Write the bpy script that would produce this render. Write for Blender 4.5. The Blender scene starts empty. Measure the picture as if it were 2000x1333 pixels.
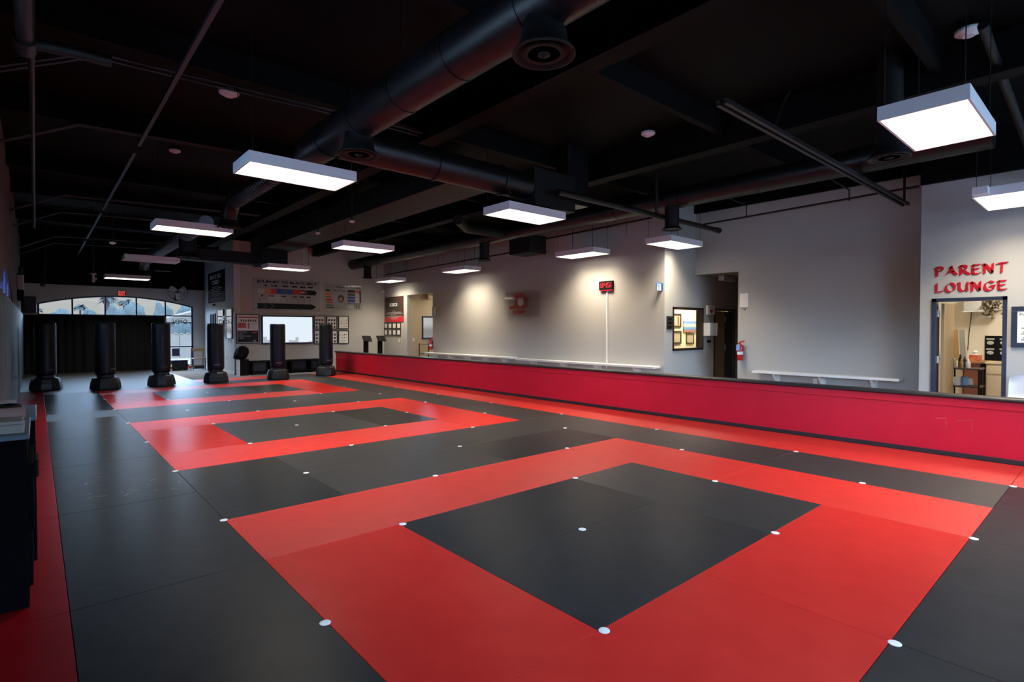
import bpy, bmesh, math, random
from mathutils import Vector, Matrix
random.seed(4)
S = bpy.context.scene
COL = S.collection
PI = math.pi

# ------------------------------------------------------------------ materials
def mat(name, c, rough=.5, metal=0., spec=.5, emit=None, es=0., bump=None, coat=0., aniso=None):
    m = bpy.data.materials.new(name); m.use_nodes = True
    nt = m.node_tree; b = nt.nodes['Principled BSDF']
    b.inputs['Base Color'].default_value = (*c, 1)
    b.inputs['Roughness'].default_value = rough
    b.inputs['Metallic'].default_value = metal
    b.inputs['Specular IOR Level'].default_value = spec
    if coat: b.inputs['Coat Weight'].default_value = coat; b.inputs['Coat Roughness'].default_value = .05
    if emit: b.inputs['Emission Color'].default_value = (*emit, 1); b.inputs['Emission Strength'].default_value = es
    if aniso:
        b.inputs['Anisotropic'].default_value = aniso[0]
        cx = nt.nodes.new('ShaderNodeCombineXYZ')
        for i in range(3): cx.inputs[i].default_value = aniso[1][i]
        nt.links.new(cx.outputs[0], b.inputs['Tangent'])
    if bump:
        tc = nt.nodes.new('ShaderNodeTexCoord'); n = nt.nodes.new('ShaderNodeTexNoise')
        n.inputs['Scale'].default_value = bump[0]; n.inputs['Detail'].default_value = 3
        bp = nt.nodes.new('ShaderNodeBump'); bp.inputs['Strength'].default_value = bump[1]; bp.inputs['Distance'].default_value = .01
        nt.links.new(tc.outputs['Object'], n.inputs['Vector']); nt.links.new(n.outputs['Fac'], bp.inputs['Height']); nt.links.new(bp.outputs[0], b.inputs['Normal'])
    return m

def mottled(name, c1, c2, scale, rough, bump=.15, aniso=None, spec=.5, detail=4, space='Object'):
    m = mat(name, c1, rough, spec=spec, bump=(scale*3, bump), aniso=aniso)
    nt = m.node_tree; b = nt.nodes['Principled BSDF']
    tc = nt.nodes.new('ShaderNodeTexCoord'); n = nt.nodes.new('ShaderNodeTexNoise'); r = nt.nodes.new('ShaderNodeValToRGB')
    n.inputs['Scale'].default_value = scale; n.inputs['Detail'].default_value = detail
    r.color_ramp.elements[0].position = .35; r.color_ramp.elements[1].position = .7
    r.color_ramp.elements[0].color = (*c1, 1); r.color_ramp.elements[1].color = (*c2, 1)
    nt.links.new(tc.outputs[space], n.inputs['Vector']); nt.links.new(n.outputs['Fac'], r.inputs['Fac']); nt.links.new(r.outputs[0], b.inputs['Base Color'])
    return m

def see_through(name, tint, fac, rough=.02):
    m = bpy.data.materials.new(name); m.use_nodes = True; nt = m.node_tree; nt.nodes.clear()
    o = nt.nodes.new('ShaderNodeOutputMaterial'); mx = nt.nodes.new('ShaderNodeMixShader'); t = nt.nodes.new('ShaderNodeBsdfTransparent')
    g = nt.nodes.new('ShaderNodeBsdfGlossy'); f = nt.nodes.new('ShaderNodeLayerWeight'); mu = nt.nodes.new('ShaderNodeMath')
    t.inputs[0].default_value = (*tint, 1); g.inputs['Roughness'].default_value = rough
    pw = nt.nodes.new('ShaderNodeMath'); pw.operation = 'POWER'; pw.inputs[1].default_value = 4
    f.inputs['Blend'].default_value = .5; mu.operation = 'MULTIPLY_ADD'; mu.inputs[1].default_value = .8*fac; mu.inputs[2].default_value = .04*fac; mu.use_clamp = True
    nt.links.new(f.outputs['Facing'], pw.inputs[0]); nt.links.new(pw.outputs[0], mu.inputs[0]); nt.links.new(mu.outputs[0], mx.inputs[0])
    nt.links.new(t.outputs[0], mx.inputs[1]); nt.links.new(g.outputs[0], mx.inputs[2]); nt.links.new(mx.outputs[0], o.inputs[0])
    return m

M = {}
M['wall'] = mat('grey_wall_paint', (.40, .395, .375), .75, spec=.3, bump=(60, .12))
M['wall_daylit'] = mat('grey_wall_paint_daylit', (.50, .51, .51), .6, spec=.35, bump=(60, .12))  # wall grey lightened, so window light on the return wall is in the paint
M['wall_dark'] = mat('dark_grey_paint', (.10, .095, .09), .75, spec=.3)
M['brown_wall'] = mat('brown_grey_paint', (.17, .135, .105), .7)
M['cream_wall'] = mat('cream_paint', (.80, .74, .63), .7, bump=(60, .1))
M['lamp_yellow_wall'] = mat('lamp_yellow_cream_paint', (.84, .73, .47), .7)  # yellow of the office light put into its cream walls
M['tan_wall'] = mat('tan_paint', (.48, .41, .29), .7, bump=(60, .1))
M['ceil'] = mat('black_ceiling_paint', (.0022, .0022, .0022), .7, spec=.1)
M['steel'] = mat('black_painted_steel', (.005, .005, .005), .5, spec=.35)
M['duct'] = mat('black_painted_duct', (.004, .0045, .0055), .40, spec=.4, bump=(14, .06))
M['duct_dark'] = mat('matt_black_duct', (.005, .005, .005), .6, spec=.25)
M['galv'] = mat('bare_duct_metal', (.16, .19, .23), .4, metal=.6)
M['conduit'] = mat('dull_conduit', (.016, .017, .019), .45, metal=.2)
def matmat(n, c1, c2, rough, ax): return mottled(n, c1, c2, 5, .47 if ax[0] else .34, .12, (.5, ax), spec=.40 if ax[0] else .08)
M['matRX'] = matmat('red_mat_ribbed_across', (.58, .024, .018), (.64, .030, .022), .34, (1, 0, 0))
M['matRY'] = matmat('red_mat_ribbed_along', (.58, .024, .018), (.64, .030, .022), .34, (0, 1, 0))
M['matKX'] = matmat('black_mat_ribbed_across', (.027, .027, .0265), (.033, .0325, .032), .34, (1, 0, 0))
M['matKY'] = matmat('black_mat_ribbed_along', (.027, .027, .0265), (.033, .0325, .032), .34, (0, 1, 0))
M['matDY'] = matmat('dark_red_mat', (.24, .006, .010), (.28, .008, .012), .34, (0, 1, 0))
M['dot'] = mat('white_vinyl', (.88, .89, .89), .4)
M['chalk'] = mat('chalky_scuff', (.16, .18, .20), .8)
M['red_paint'] = mottled('glossy_red_paint', (.52, .006, .028), (.57, .008, .034), 3, .36, .1, spec=.4)
M['black_trim'] = mat('black_rubber_trim', (.012, .013, .015), .45)
M['carpet'] = mottled('grey_carpet', (.22, .22, .23), (.34, .34, .35), 60, .95, .5)
M['vinyl'] = mat('black_bag_vinyl', (.005, .006, .009), .45, spec=.22, bump=(5, .1))
M['plastic'] = mat('black_base_plastic', (.009, .010, .012), .48, spec=.4)
M['curtain'] = mat('black_vinyl_padding', (.006, .007, .010), .42, spec=.5, bump=(4, .2))
M['back_curtain'] = mat('matt_black_cloth', (.004, .0045, .006), .7, spec=.12)
M['white_metal'] = mat('white_enamel', (.76, .79, .82), .4)
M['lamp'] = mat('lit_diffuser', (.9, .9, .9), .5, emit=(1, .88, .72), es=4.5)
M['lamp_off'] = mat('unlit_diffuser', (.62, .60, .55), .4)
M['white'] = mat('white_paint', (.72, .72, .70), .5)
M['paper'] = mat('white_paper', (.70, .70, .67), .6)
M['board'] = mat('glossy_sign_board', (.33, .34, .345), .08, spec=.5)
M['black'] = mat('black_satin', (.004, .004, .0045), .7, spec=.12)
M['ink'] = mat('black_ink', (.008, .007, .008), .3, spec=.15)
M['frame_blk'] = mat('black_frame_wood', (.015, .013, .012), .35)
M['frame_blue'] = mat('dark_blue_frame', (.014, .022, .045), .35)
M['frame_brown'] = mat('dark_brown_frame', (.035, .018, .012), .35)
M['win_frame'] = mat('fringe_blue_window_frame', (.012, .012, .07), .4)  # colour fringe around the bright panes painted in as dark blue
M['creed'] = mat('dark_glossy_poster', (.020, .024, .030), .12)
M['grey_ink'] = mat('pale_grey_ink', (.42, .44, .46), .5)
M['red_ink'] = mat('red_ink', (.48, .012, .025), .35)
M['red_letter'] = mat('red_acrylic_letter', (.42, .006, .018), .3)
M['orange'] = mat('orange_ink', (.55, .22, .06), .4)
M['blue_ink'] = mat('blue_ink', (.02, .05, .30), .35)
M['teal_ink'] = mat('slate_teal_ink', (.03, .085, .13), .35)
M['brown_ink'] = mat('brown_ink', (.045, .02, .012), .35)
M['salmon'] = mat('salmon_ink', (.45, .17, .11), .5)
M['pale_green'] = mat('pale_green_ink', (.38, .44, .40), .4)
M['screen'] = mat('lit_screen', (.02, .02, .02), .2, emit=(.80, .90, 1.0), es=.95)
M['glass'] = see_through('window_glass', (.93, .96, .97), 1.0)
M['tint'] = see_through('dark_tinted_glass', (.05, .07, .09), 1.0)
M['acrylic'] = see_through('clear_acrylic', (.975, .985, .975), 1.3, .04)
M['mirror'] = mat('mirror_silver', (.92, .94, .96), .03, metal=1)
M['wood'] = mat('light_oak', (.33, .19, .08), .45)
M['door_wood'] = mottled('brown_door_veneer', (.22, .145, .07), (.26, .175, .09), 4, .4)
M['dark_metal'] = mat('dark_brown_metal', (.03, .024, .02), .45)
M['ext_red'] = mat('extinguisher_red', (.5, .008, .012), .25)
M['tag_blue'] = mat('light_blue_tag', (.18, .36, .70), .5)
M['sign_blue'] = mat('restroom_blue', (.03, .12, .36), .4)
M['heart_red'] = mat('heart_red', (.45, .01, .02), .4)
M['led'] = mat('red_led', (.3, 0, 0), .4, emit=(1, .03, .05), es=1.6)
M['exit_red'] = mat('exit_letter_glow', (.3, 0, 0), .4, emit=(1, .10, .09), es=.9)
M['exit_white'] = mat('exit_face', (.10, .045, .04), .4)
M['clearplastic'] = mat('pale_plastic', (.46, .47, .47), .3)
M['chrome'] = mat('brushed_steel', (.55, .56, .58), .3, metal=.8)
M['book'] = mat('dull_paper_cover', (.26, .25, .22), .6)
M['pink'] = mat('dusty_pink', (.30, .19, .17), .45)
M['cab'] = mat('dark_cabinet_laminate', (.002, .0025, .0035), .8, spec=.04)
M['cabtop'] = mat('blue_lit_cabinet_top', (.10, .14, .18), .3)  # blue daylight on the black cabinet tops put into the colour
M['leaf'] = mottled('dried_leaf', (.06, .05, .03), (.16, .11, .06), 10, .6)
M['mahog'] = mat('reddish_brown_laminate', (.22, .075, .05), .4)
M['cream_cab'] = mat('cream_cabinet', (.68, .56, .38), .45)
M['tissue'] = mottled('red_printed_card', (.50, .05, .04), (.60, .25, .10), 14, .5)
M['landscape'] = None
M['fence'] = mottled('beige_block_fence', (.095, .08, .066), (.105, .088, .072), 3, .9, spec=0)
M['ground'] = mottled('pale_concrete', (.08, .068, .06), (.095, .08, .07), 1.5, .9, spec=0)
M['scuff'] = mat('faded_red_scuff', (.56, .045, .06), .5)
M['bounce_ground'] = mottled('pale_bounce_ground', (.26, .26, .26), (.30, .30, .30), 1.5, .9)  # unseen pale ground, added to bounce daylight up into the room
M['palm_leaf'] = mottled('hazed_palm_leaf', (.018, .022, .021), (.028, .033, .031), 4, .7, spec=0)  # window flare put into the leaf colour as a grey-blue tone
M['palm_trunk'] = mat('grey_palm_trunk', (.025, .025, .026), .9, spec=0)
M['shrub'] = mottled('hazed_shrub', (.022, .027, .026), (.034, .04, .039), 8, .8, spec=0)  # outdoor haze mixed into the shrub colour as grey
M['roof'] = mat('clay_roof', (.07, .058, .048), .8, spec=0)
M['stucco'] = mat('pale_stucco', (.05, .05, .052), .9, spec=0)
M['concrete_tan'] = mat('tan_floor', (.30, .27, .23), .6)
def landscape():
    m = mat('painted_sea_sky', (.2, .3, .5), .5); nt = m.node_tree; b = nt.nodes['Principled BSDF']
    tc = nt.nodes.new('ShaderNodeTexCoord'); n = nt.nodes.new('ShaderNodeTexNoise'); n.inputs['Scale'].default_value = 5; n.inputs['Detail'].default_value = 5
    sx = nt.nodes.new('ShaderNodeSeparateXYZ'); ad = nt.nodes.new('ShaderNodeMath'); ad.operation = 'MULTIPLY_ADD'; ad.inputs[1].default_value = .30
    r = nt.nodes.new('ShaderNodeValToRGB'); e = r.color_ramp.elements
    e[0].position = .12; e[0].color = (.40, .12, .07, 1); e[1].position = .95; e[1].color = (.10, .20, .50, 1)
    for p, c in ((.22, (.10, .20, .40, 1)), (.48, (.20, .32, .50, 1)), (.60, (.70, .62, .35, 1)), (.75, (.25, .38, .60, 1))):
        x = e.new(p); x.color = c
    nt.links.new(tc.outputs['Generated'], sx.inputs[0]); nt.links.new(tc.outputs['Generated'], n.inputs['Vector'])
    nt.links.new(n.outputs['Fac'], ad.inputs[0]); nt.links.new(sx.outputs[2], ad.inputs[2])
    su = nt.nodes.new('ShaderNodeMath'); su.operation = 'SUBTRACT'; su.inputs[1].default_value = .15
    nt.links.new(ad.outputs[0], su.inputs[0]); nt.links.new(su.outputs[0], r.inputs['Fac']); nt.links.new(r.outputs[0], b.inputs['Base Color'])
    return m
M['landscape'] = landscape()

# ------------------------------------------------------------------ mesh builder
class B:
    def __init__(s): s.v = []; s.f = []; s.mi = []; s.sm = []; s.cur = 0; s.mats = []
    def use(s, m):
        if m not in s.mats: s.mats.append(m)
        s.cur = s.mats.index(m); return s
    def add(s, vs, fs, smooth=False):
        o = len(s.v); s.v += [tuple(v) for v in vs]
        for f in fs: s.f.append([i+o for i in f]); s.mi.append(s.cur); s.sm.append(smooth)
        return s
    def box(s, x0, x1, y0, y1, z0, z1, bev=0):
        if x0 > x1: x0, x1 = x1, x0
        if y0 > y1: y0, y1 = y1, y0
        if z0 > z1: z0, z1 = z1, z0
        bev = min(bev, .45*min(x1-x0, y1-y0, z1-z0))
        if bev > 0:
            bm = bmesh.new(); bmesh.ops.create_cube(bm, size=1)
            for v in bm.verts: v.co = Vector((x0+(v.co.x+.5)*(x1-x0), y0+(v.co.y+.5)*(y1-y0), z0+(v.co.z+.5)*(z1-z0)))
            bmesh.ops.bevel(bm, geom=bm.edges[:], offset=bev, segments=2, affect='EDGES', profile=.5)
            bm.verts.index_update(); s.add([v.co for v in bm.verts], [[v.index for v in f.verts] for f in bm.faces]); bm.free(); return s
        vs = [(x, y, z) for z in (z0, z1) for y in (y0, y1) for x in (x0, x1)]
        return s.add(vs, [(0, 2, 3, 1), (4, 5, 7, 6), (0, 1, 5, 4), (2, 6, 7, 3), (0, 4, 6, 2), (1, 3, 7, 5)])
    def cyl(s, a, b, r, seg=16, r2=None, cap=True):
        a = Vector(a); b = Vector(b); r2 = r if r2 is None else r2
        d = (b-a).normalized(); u = d.orthogonal().normalized(); w = d.cross(u)
        vs = []
        for p, q in ((a, r), (b, r2)):
            for i in range(seg):
                t = 2*PI*i/seg; vs.append(p+u*q*math.cos(t)+w*q*math.sin(t))
        s.add(vs, [(i, (i+1) % seg, seg+(i+1) % seg, seg+i) for i in range(seg)], True)
        if cap: s.add(vs[:seg], [list(range(seg))[::-1]]); s.add(vs[seg:], [list(range(seg))])
        return s
    def tube(s, path, r, seg=12, cap=True):
        P = [Vector(p) for p in path]; n = len(P); R = r if isinstance(r, (list, tuple)) else [r]*n
        d0 = (P[1]-P[0]).normalized(); u = d0.orthogonal().normalized(); vs = []
        for i, p in enumerate(P):
            d = (P[min(i+1, n-1)]-P[max(i-1, 0)]).normalized()
            u = (u-d*u.dot(d)).normalized(); w = d.cross(u)
            for k in range(seg):
                t = 2*PI*k/seg; vs.append(p+(u*math.cos(t)+w*math.sin(t))*R[i])
        fs = [(i*seg+k, i*seg+(k+1) % seg, (i+1)*seg+(k+1) % seg, (i+1)*seg+k) for i in range(n-1) for k in range(seg)]
        s.add(vs, fs, True)
        if cap: s.add(vs[:seg], [list(range(seg))[::-1]]); s.add(vs[-seg:], [list(range(seg))])
        return s
    def lathe(s, prof, c=(0, 0, 0), seg=32, ph=0, smooth=True):
        vs = []; n = len(prof)
        for r, z in prof:
            for k in range(seg):
                t = 2*PI*(k+ph)/seg; vs.append((c[0]+r*math.cos(t), c[1]+r*math.sin(t), c[2]+z))
        fs = [(i*seg+k, i*seg+(k+1) % seg, (i+1)*seg+(k+1) % seg, (i+1)*seg+k) for i in range(n-1) for k in range(seg)]
        s.add(vs, fs, smooth)
        if prof[0][0] > 1e-4: s.add(vs[:seg], [list(range(seg))[::-1]])
        if prof[-1][0] > 1e-4: s.add(vs[-seg:], [list(range(seg))])
        return s
    def plate(s, poly, o, u, w, t=.004):
        """poly of 2-D points in the plane o + x*u + y*w, given thickness t along u x w"""
        o = Vector(o); u = Vector(u); w = Vector(w); n = u.cross(w).normalized()*t; k = len(poly)
        a = [o+u*x+w*y for x, y in poly]; b = [p+n for p in a]
        s.add(a+b, [list(range(k))[::-1], list(range(k, 2*k))]+[(i, (i+1) % k, k+(i+1) % k, k+i) for i in range(k)]); return s
    def ring(s, o, u, w, r0, r1, seg=32, t=.004, a0=0, a1=2*PI):
        for i in range(seg):
            p, q = a0+(a1-a0)*i/seg, a0+(a1-a0)*(i+1)/seg
            s.plate([(r0*math.cos(p), r0*math.sin(p)), (r1*math.cos(p), r1*math.sin(p)), (r1*math.cos(q), r1*math.sin(q)), (r0*math.cos(q), r0*math.sin(q))], o, u, w, t)
        return s
    def text(s, body, o, u, w, width, height, t=.003, bold=0):
        cu = bpy.data.curves.new('tmp', 'FONT'); cu.body = body; cu.resolution_u = 3; cu.extrude = .01; cu.offset = bold
        ob = bpy.data.objects.new('tmp', cu); COL.objects.link(ob)
        me = bpy.data.meshes.new_from_object(ob)
        xs = [v.co.x for v in me.vertices]; ys = [v.co.y for v in me.vertices]
        x0, x1, y0, y1 = min(xs), max(xs), min(ys), max(ys)
        o = Vector(o); u = Vector(u).normalized(); w = Vector(w).normalized(); n = u.cross(w)
        vs = [o+u*((v.co.x-x0)/(x1-x0)*width)+w*((v.co.y-y0)/(y1-y0)*height)+n*(t if v.co.z > 0 else 0) for v in me.vertices]
        s.add(vs, [list(p.vertices) for p in me.polygons])
        bpy.data.objects.remove(ob); bpy.data.meshes.remove(me); bpy.data.curves.remove(cu); return s
    def mesh(s, name, m=None, origin=(0, 0, 0)):
        me = bpy.data.meshes.new(name); o = Vector(origin)
        me.from_pydata([tuple(Vector(v)-o) for v in s.v], [], s.f)
        ms = s.mats if s.mats else [m]
        for x in ms: me.materials.append(x)
        for i, p in enumerate(me.polygons): p.material_index = s.mi[i] if s.mats else 0; p.use_smooth = s.sm[i]
        me.update(); return me

def thing(name, loc, label, cat, group=None, kind=None):
    o = bpy.data.objects.new(name, None); COL.objects.link(o); o.location = loc; o.empty_display_size = .1
    o['label'] = label; o['category'] = cat
    if group: o['group'] = group
    if kind: o['kind'] = kind
    return o
def wpos(p):
    v = Vector((0, 0, 0))
    while p: v += p.location; p = p.parent
    return v
def part(name, b, m, par, label=None):
    o = bpy.data.objects.new(name, b.mesh(name, m, wpos(par))); COL.objects.link(o); o.parent = par
    if label: o['label'] = label
    return o
def single(name, b, m, label, cat, group=None, kind=None, base=None):
    if base is None:
        xs, ys, zs = zip(*b.v); base = ((min(xs)+max(xs))/2, (min(ys)+max(ys))/2, min(zs))
    o = bpy.data.objects.new(name, b.mesh(name, m, base)); COL.objects.link(o); o.location = base
    o['label'] = label; o['category'] = cat
    if group: o['group'] = group
    if kind: o['kind'] = kind
    return o
def struct(name, b, m, par=None):
    o = bpy.data.objects.new(name, b.mesh(name, m)); COL.objects.link(o)
    if par: o.parent = par
    else: o['kind'] = 'structure'
    return o
def dup(root, loc, rz, label, group=None):
    r = root.copy(); COL.objects.link(r); r.location = loc; r.rotation_euler = (0, 0, rz); r['label'] = label
    if group: r['group'] = group
    for ch in list(root.children):
        c = ch.copy(); COL.objects.link(c); c.parent = r
        for g in list(ch.children):
            d = g.copy(); COL.objects.link(d); d.parent = c
    return r

X, Y, Z = Vector((1, 0, 0)), Vector((0, 1, 0)), Vector((0, 0, 1))
# ------------------------------------------------------------------ key planes of the room (metres)
XL, XR, XS, YJ, YB, YO, XC, X3 = -.36, 10.743, 5.098, 20.2, 24.6, 6.99, 12.061, 11.5
ZC = 4.75; FZ = -.03

# ------------------------------------------------------------------ camera
cam = bpy.data.cameras.new('camera'); co = bpy.data.objects.new('camera', cam); COL.objects.link(co)
cam.sensor_width = 36; cam.lens = 1060/2000*36; cam.clip_start = .05; cam.clip_end = 300
yaw, pitch = .72017, -.020595
Fv = Vector((math.sin(yaw)*math.cos(pitch), math.cos(yaw)*math.cos(pitch), math.sin(pitch)))
Rv = Vector((math.cos(yaw), -math.sin(yaw), 0)); Uv = Rv.cross(Fv)
co.matrix_world = Matrix(((Rv.x, Uv.x, -Fv.x, 0), (Rv.y, Uv.y, -Fv.y, 0), (Rv.z, Uv.z, -Fv.z, 1.52), (0, 0, 0, 1)))
S.camera = co

# ------------------------------------------------------------------ shell
def shell():
    struct('floor', B().box(XL-.3, 16.2, -5, YB+.3, FZ-.2, FZ), M['carpet'])
    struct('ceiling', B().box(XL-.3, 16.2, -5, YB+.3, ZC, ZC+.2), M['ceil'])
    # left wall with one seen arch and two unseen arches added for daylight
    b = B(); x0, x1 = XL-.25, XL
    b.box(x0, x1, -5, YB+.3, FZ, 2.02)
    def arched(b, y0, y1, zb, zt, zs, n=16):
        """wall piece above an arched opening y0..y1: springing zb+..., crown zs"""
        prev = None
        for i in range(n+1):
            t = i/n; y = y0+(y1-y0)*t; z = zt+(zs-zt)*math.sin(PI*t)
            if prev:
                py, pz = prev
                vs = [(x0, py, pz), (x1, py, pz), (x1, y, z), (x0, y, z), (x0, py, ZC), (x1, py, ZC), (x1, y, ZC), (x0, y, ZC)]
                b.add(vs, [(0, 1, 2, 3), (4, 7, 6, 5), (1, 5, 6, 2), (0, 3, 7, 4)])
            prev = (y, z)
    ys = [(-3.6, 1.4, 3.2), (2.2, 7.2, 3.3), (10.2, 15.8, 2.62)]
    b.box(x0, x1, -5, -3.6, 2.02, ZC); b.box(x0, x1, 1.4, 2.2, 2.02, ZC); b.box(x0, x1, 7.2, 10.2, 2.02, ZC); b.box(x0, x1, 15.8, YB+.3, 2.02, ZC)
    for a, c, k in ys: arched(b, a, c, 2.02, 2.10, k)
    wl = struct('wall_left', b, M['wall_dark'])
    for i, (a, c, cr) in enumerate(ys):
        fr = B(); n = 16; pts = [(a+(c-a)*k/n, 2.10+(cr-2.10)*math.sin(PI*k/n)) for k in range(n+1)]
        fr.tube([(x1-.05, y, z-.02) for y, z in pts], .03, 8); fr.box(x1-.08, x1-.02, a, c, 2.02, 2.06)
        for k in (4, 8, 12): fr.box(x1-.07, x1-.03, pts[k][0]-.02, pts[k][0]+.02, 2.05, pts[k][1])
        wf = struct('window_%d' % (i+2), fr, M['win_frame'])
        g = B(); g.plate([(a, 2.03)]+pts+[(c, 2.03)], (x1-.05, 0, 0), Y, Z, .006)
        part('pane', g, M['glass'], wf)
    # wall behind the camera with unseen openings added for daylight on the right walls
    b = B(); b.box(XL, 3.3, -5, -4.8, .9, 4.4); b.box(XL, 16.2, -5, -4.8, FZ, .9); b.box(XL, 16.2, -5, -4.8, 4.4, ZC)  # first bay kept solid so the left side stays dark
    for x in (XL, 3.3, 7.0, 10.8): b.box(x, x+.5, -5, -4.8, .9, 4.4)
    b.box(14.5, 16.2, -5, -4.8, .9, 4.4)
    struct('wall_front', b, M['wall'])
    for i, (a, c) in enumerate(((3.8, 7.0), (7.5, 10.8), (11.3, 14.5))):
        f = B(); f.box(a, c, -4.95, -4.88, .9, .96); f.box(a, c, -4.95, -4.88, 4.34, 4.4); f.box(a, a+.06, -4.95, -4.88, .96, 4.34); f.box(c-.06, c, -4.95, -4.88, .96, 4.34)
        w = struct('window_%d' % (i+5), f, M['win_frame']); part('pane', B().box(a+.06, c-.06, -4.92, -4.914, .96, 4.34), M['glass'], w)
    # back wall with the segmental window
    b = B(); y0, y1 = YB, YB+.25
    wx0, wx1, dx, zt0, crown = .05, 4.71, 3.775, 2.44, 2.775
    def arc(x):
        t = (x-wx0)/(wx1-wx0); return zt0+(crown-zt0)*(1-(2*t-1)**2)
    b.box(XL, wx0, y0, y1, FZ, ZC); b.box(wx1, XS+.3, y0, y1, FZ, ZC); b.box(wx0, dx, y0, y1, FZ, 2.03); b.box(dx, wx1, y0, y1, FZ, .06)
    n = 24; xs = [wx0+(wx1-wx0)*i/n for i in range(n+1)]
    for i in range(n):
        a, c = xs[i], xs[i+1]; za, zc = arc(a), arc(c)
        b.add([(a, y0, za), (c, y0, zc), (c, y1, zc), (a, y1, za), (a, y0, ZC), (c, y0, ZC), (c, y1, ZC), (a, y1, ZC)], [(0, 3, 2, 1), (0, 1, 5, 4), (3, 7, 6, 2), (4, 5, 6, 7)])
    struct('wall_back', b, M['wall_daylit'])
    f = B(); ym = YB+.05
    f.tube([(x, ym, arc(x)-.02) for x in xs], .032, 8)
    f.box(wx0, dx+.03, ym-.03, ym+.03, 2.02, 2.075); f.box(wx0-.01, wx0+.05, ym-.03, ym+.03, 2.02, 2.45)
    for x in (.98, 1.91, 2.85, 3.775): f.box(x-.025, x+.025, ym-.03, ym+.03, 2.05, arc(x)-.01)
    f.box(dx-.03, dx+.03, ym-.03, ym+.03, .06, 2.05); f.box(wx1-.06, wx1, ym-.03, ym+.03, .06, zt0)
    f.box(dx, wx1, ym-.03, ym+.03, 2.045, 2.085); f.box(dx, wx1, ym-.03, ym+.03, .84, .89); f.box(dx, wx1, ym-.03, ym+.03, .06, .16)
    w = struct('window_1', f, M['win_frame'])
    part('pane', B().plate([(wx0, 2.03), (dx, 2.03), (dx, .1), (wx1, .1)]+[(x, arc(x)) for x in reversed(xs)], (0, ym+.01, 0), X, Z, .006), M['glass'], w)
    m = B(); o = (4.53, ym-.035, 1.74)
    m.text('OPEN', (4.50, ym-.03, 1.755), -X, Z, .48, .17, .004, .015); m.tube([(4.25+.29*math.cos(t), ym-.03, 1.86+.11*math.sin(t)) for t in [PI*k/16 for k in range(17)]], .007, 6)
    part('lettering', m, M['win_frame'], w, 'reversed OPEN decal on the glass')
    part('notice', B().box(3.99, 4.22, ym-.03, ym-.026, .50, .78).use(M['win_frame']).box(3.98, 4.23, ym-.025, ym-.022, .49, .79), M['paper'], w)
    struct('trim_1', B().box(XL, XS, YB-.14, YB, 3.10, ZC), M['ceil'])            # dark bulkhead over the window wall
    # side return, poster wall
    struct('wall_return', B().box(XS, XS+.2, YJ, YB, FZ, ZC), M['wall_daylit'])
    struct('wall_poster', B().box(XS+.2, XR, YJ, YJ+.2, FZ, ZC), M['wall'])
    struct('baseboard_return', B().box(XS-.015, XS, YJ, YB, FZ, .09), M['white'])
    struct('baseboard_back', B().box(dx+.95, XS-.015, YB-.015, YB, FZ, .09), M['black_trim'])
    # right wall with corridor opening
    b = B(); o0, o1, oz = 16.57, 18.36, 2.85; T = .16
    b.box(XR, XR+T, YO+.15, o0, FZ, ZC); b.box(XR, XR+T, o1, YJ+.2, FZ, ZC); b.box(XR, XR+T, o0, o1, oz, ZC)
    struct('wall_right', b, M['wall'])
    b = B(); wz0, wz1, wa, wb = 1.19, 2.03, 11.43, 12.05
    yk = o1+.002
    b.box(XR+T, wa, yk, yk+.15, FZ, oz+.1); b.box(wb, 13.2, yk, yk+.15, FZ, oz+.1); b.box(wa, wb, yk, yk+.15, FZ, wz0); b.box(wa, wb, yk, yk+.15, wz1, oz+.1)
    b.box(XR+T, 13.2, o0-.15, o0-.002, FZ, oz+.1); b.box(13.2, 13.3, o0-.15, yk+.15, FZ, oz+.1); b.box(XR+T, 13.3, o0-.15, yk+.15, oz+.1, oz+.2)
    struct('wall_corridor', b, M['tan_wall'])
    f = B(); f.box(wa-.03, wb+.03, yk-.02, yk+.06, wz0-.03, wz0+.03); f.box(wa-.03, wb+.03, yk-.02, yk+.06, wz1-.03, wz1+.03); f.box(wa-.03, wa+.03, yk-.02, yk+.06, wz0, wz1); f.box(wb-.03, wb+.03, yk-.02, yk+.06, wz0, wz1)
    w = struct('window_8', f, M['win_frame']); part('pane', B().box(wa+.03, wb-.03, yk+.03, yk+.035, wz0+.03, wz1-.03), M['glass'], w)
    # office wall and hall
    b = B(); fx0, fx1, fz0, fz1 = 11.07, 12.43, 1.03, 2.055; dx0, dx1, dz = 12.95, 14.04, 2.06
    b.box(XR, fx0, YO, YO+.15, FZ, ZC); b.box(fx0, fx1, YO, YO+.15, FZ, fz0); b.box(fx0, fx1, YO, YO+.15, fz1, ZC)
    b.box(fx1, dx0, YO, YO+.15, FZ, ZC); b.box(dx0, dx1, YO, YO+.15, dz, ZC); b.box(dx1, 16.2, YO, YO+.15, FZ, ZC)
    struct('wall_office', b, M['wall'])
    f = B()
    f.box(fx0, fx1, YO-.015, YO+.16, fz0, fz0+.055); f.box(fx0, fx1, YO-.015, YO+.16, fz1-.055, fz1); f.box(fx0, fx0+.05, YO-.015, YO+.16, fz0, fz1); f.box(fx1-.05, fx1, YO-.015, YO+.16, fz0, fz1)
    w = struct('window_9', f, M['frame_brown']); part('pane', B().box(fx0+.05, fx1-.05, YO+.07, YO+.076, fz0+.05, fz1-.05), M['glass'], w)
    b = B(); b.box(XC+.15, 14.2, 5.77, 5.92, FZ, 2.9); b.box(14.2, 14.3, 5.77, YO, FZ, 2.9); b.box(XC+.15, 14.3, 5.77, YO, 2.86, 3.0)
    struct('wall_hall', b, M['brown_wall'])
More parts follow.
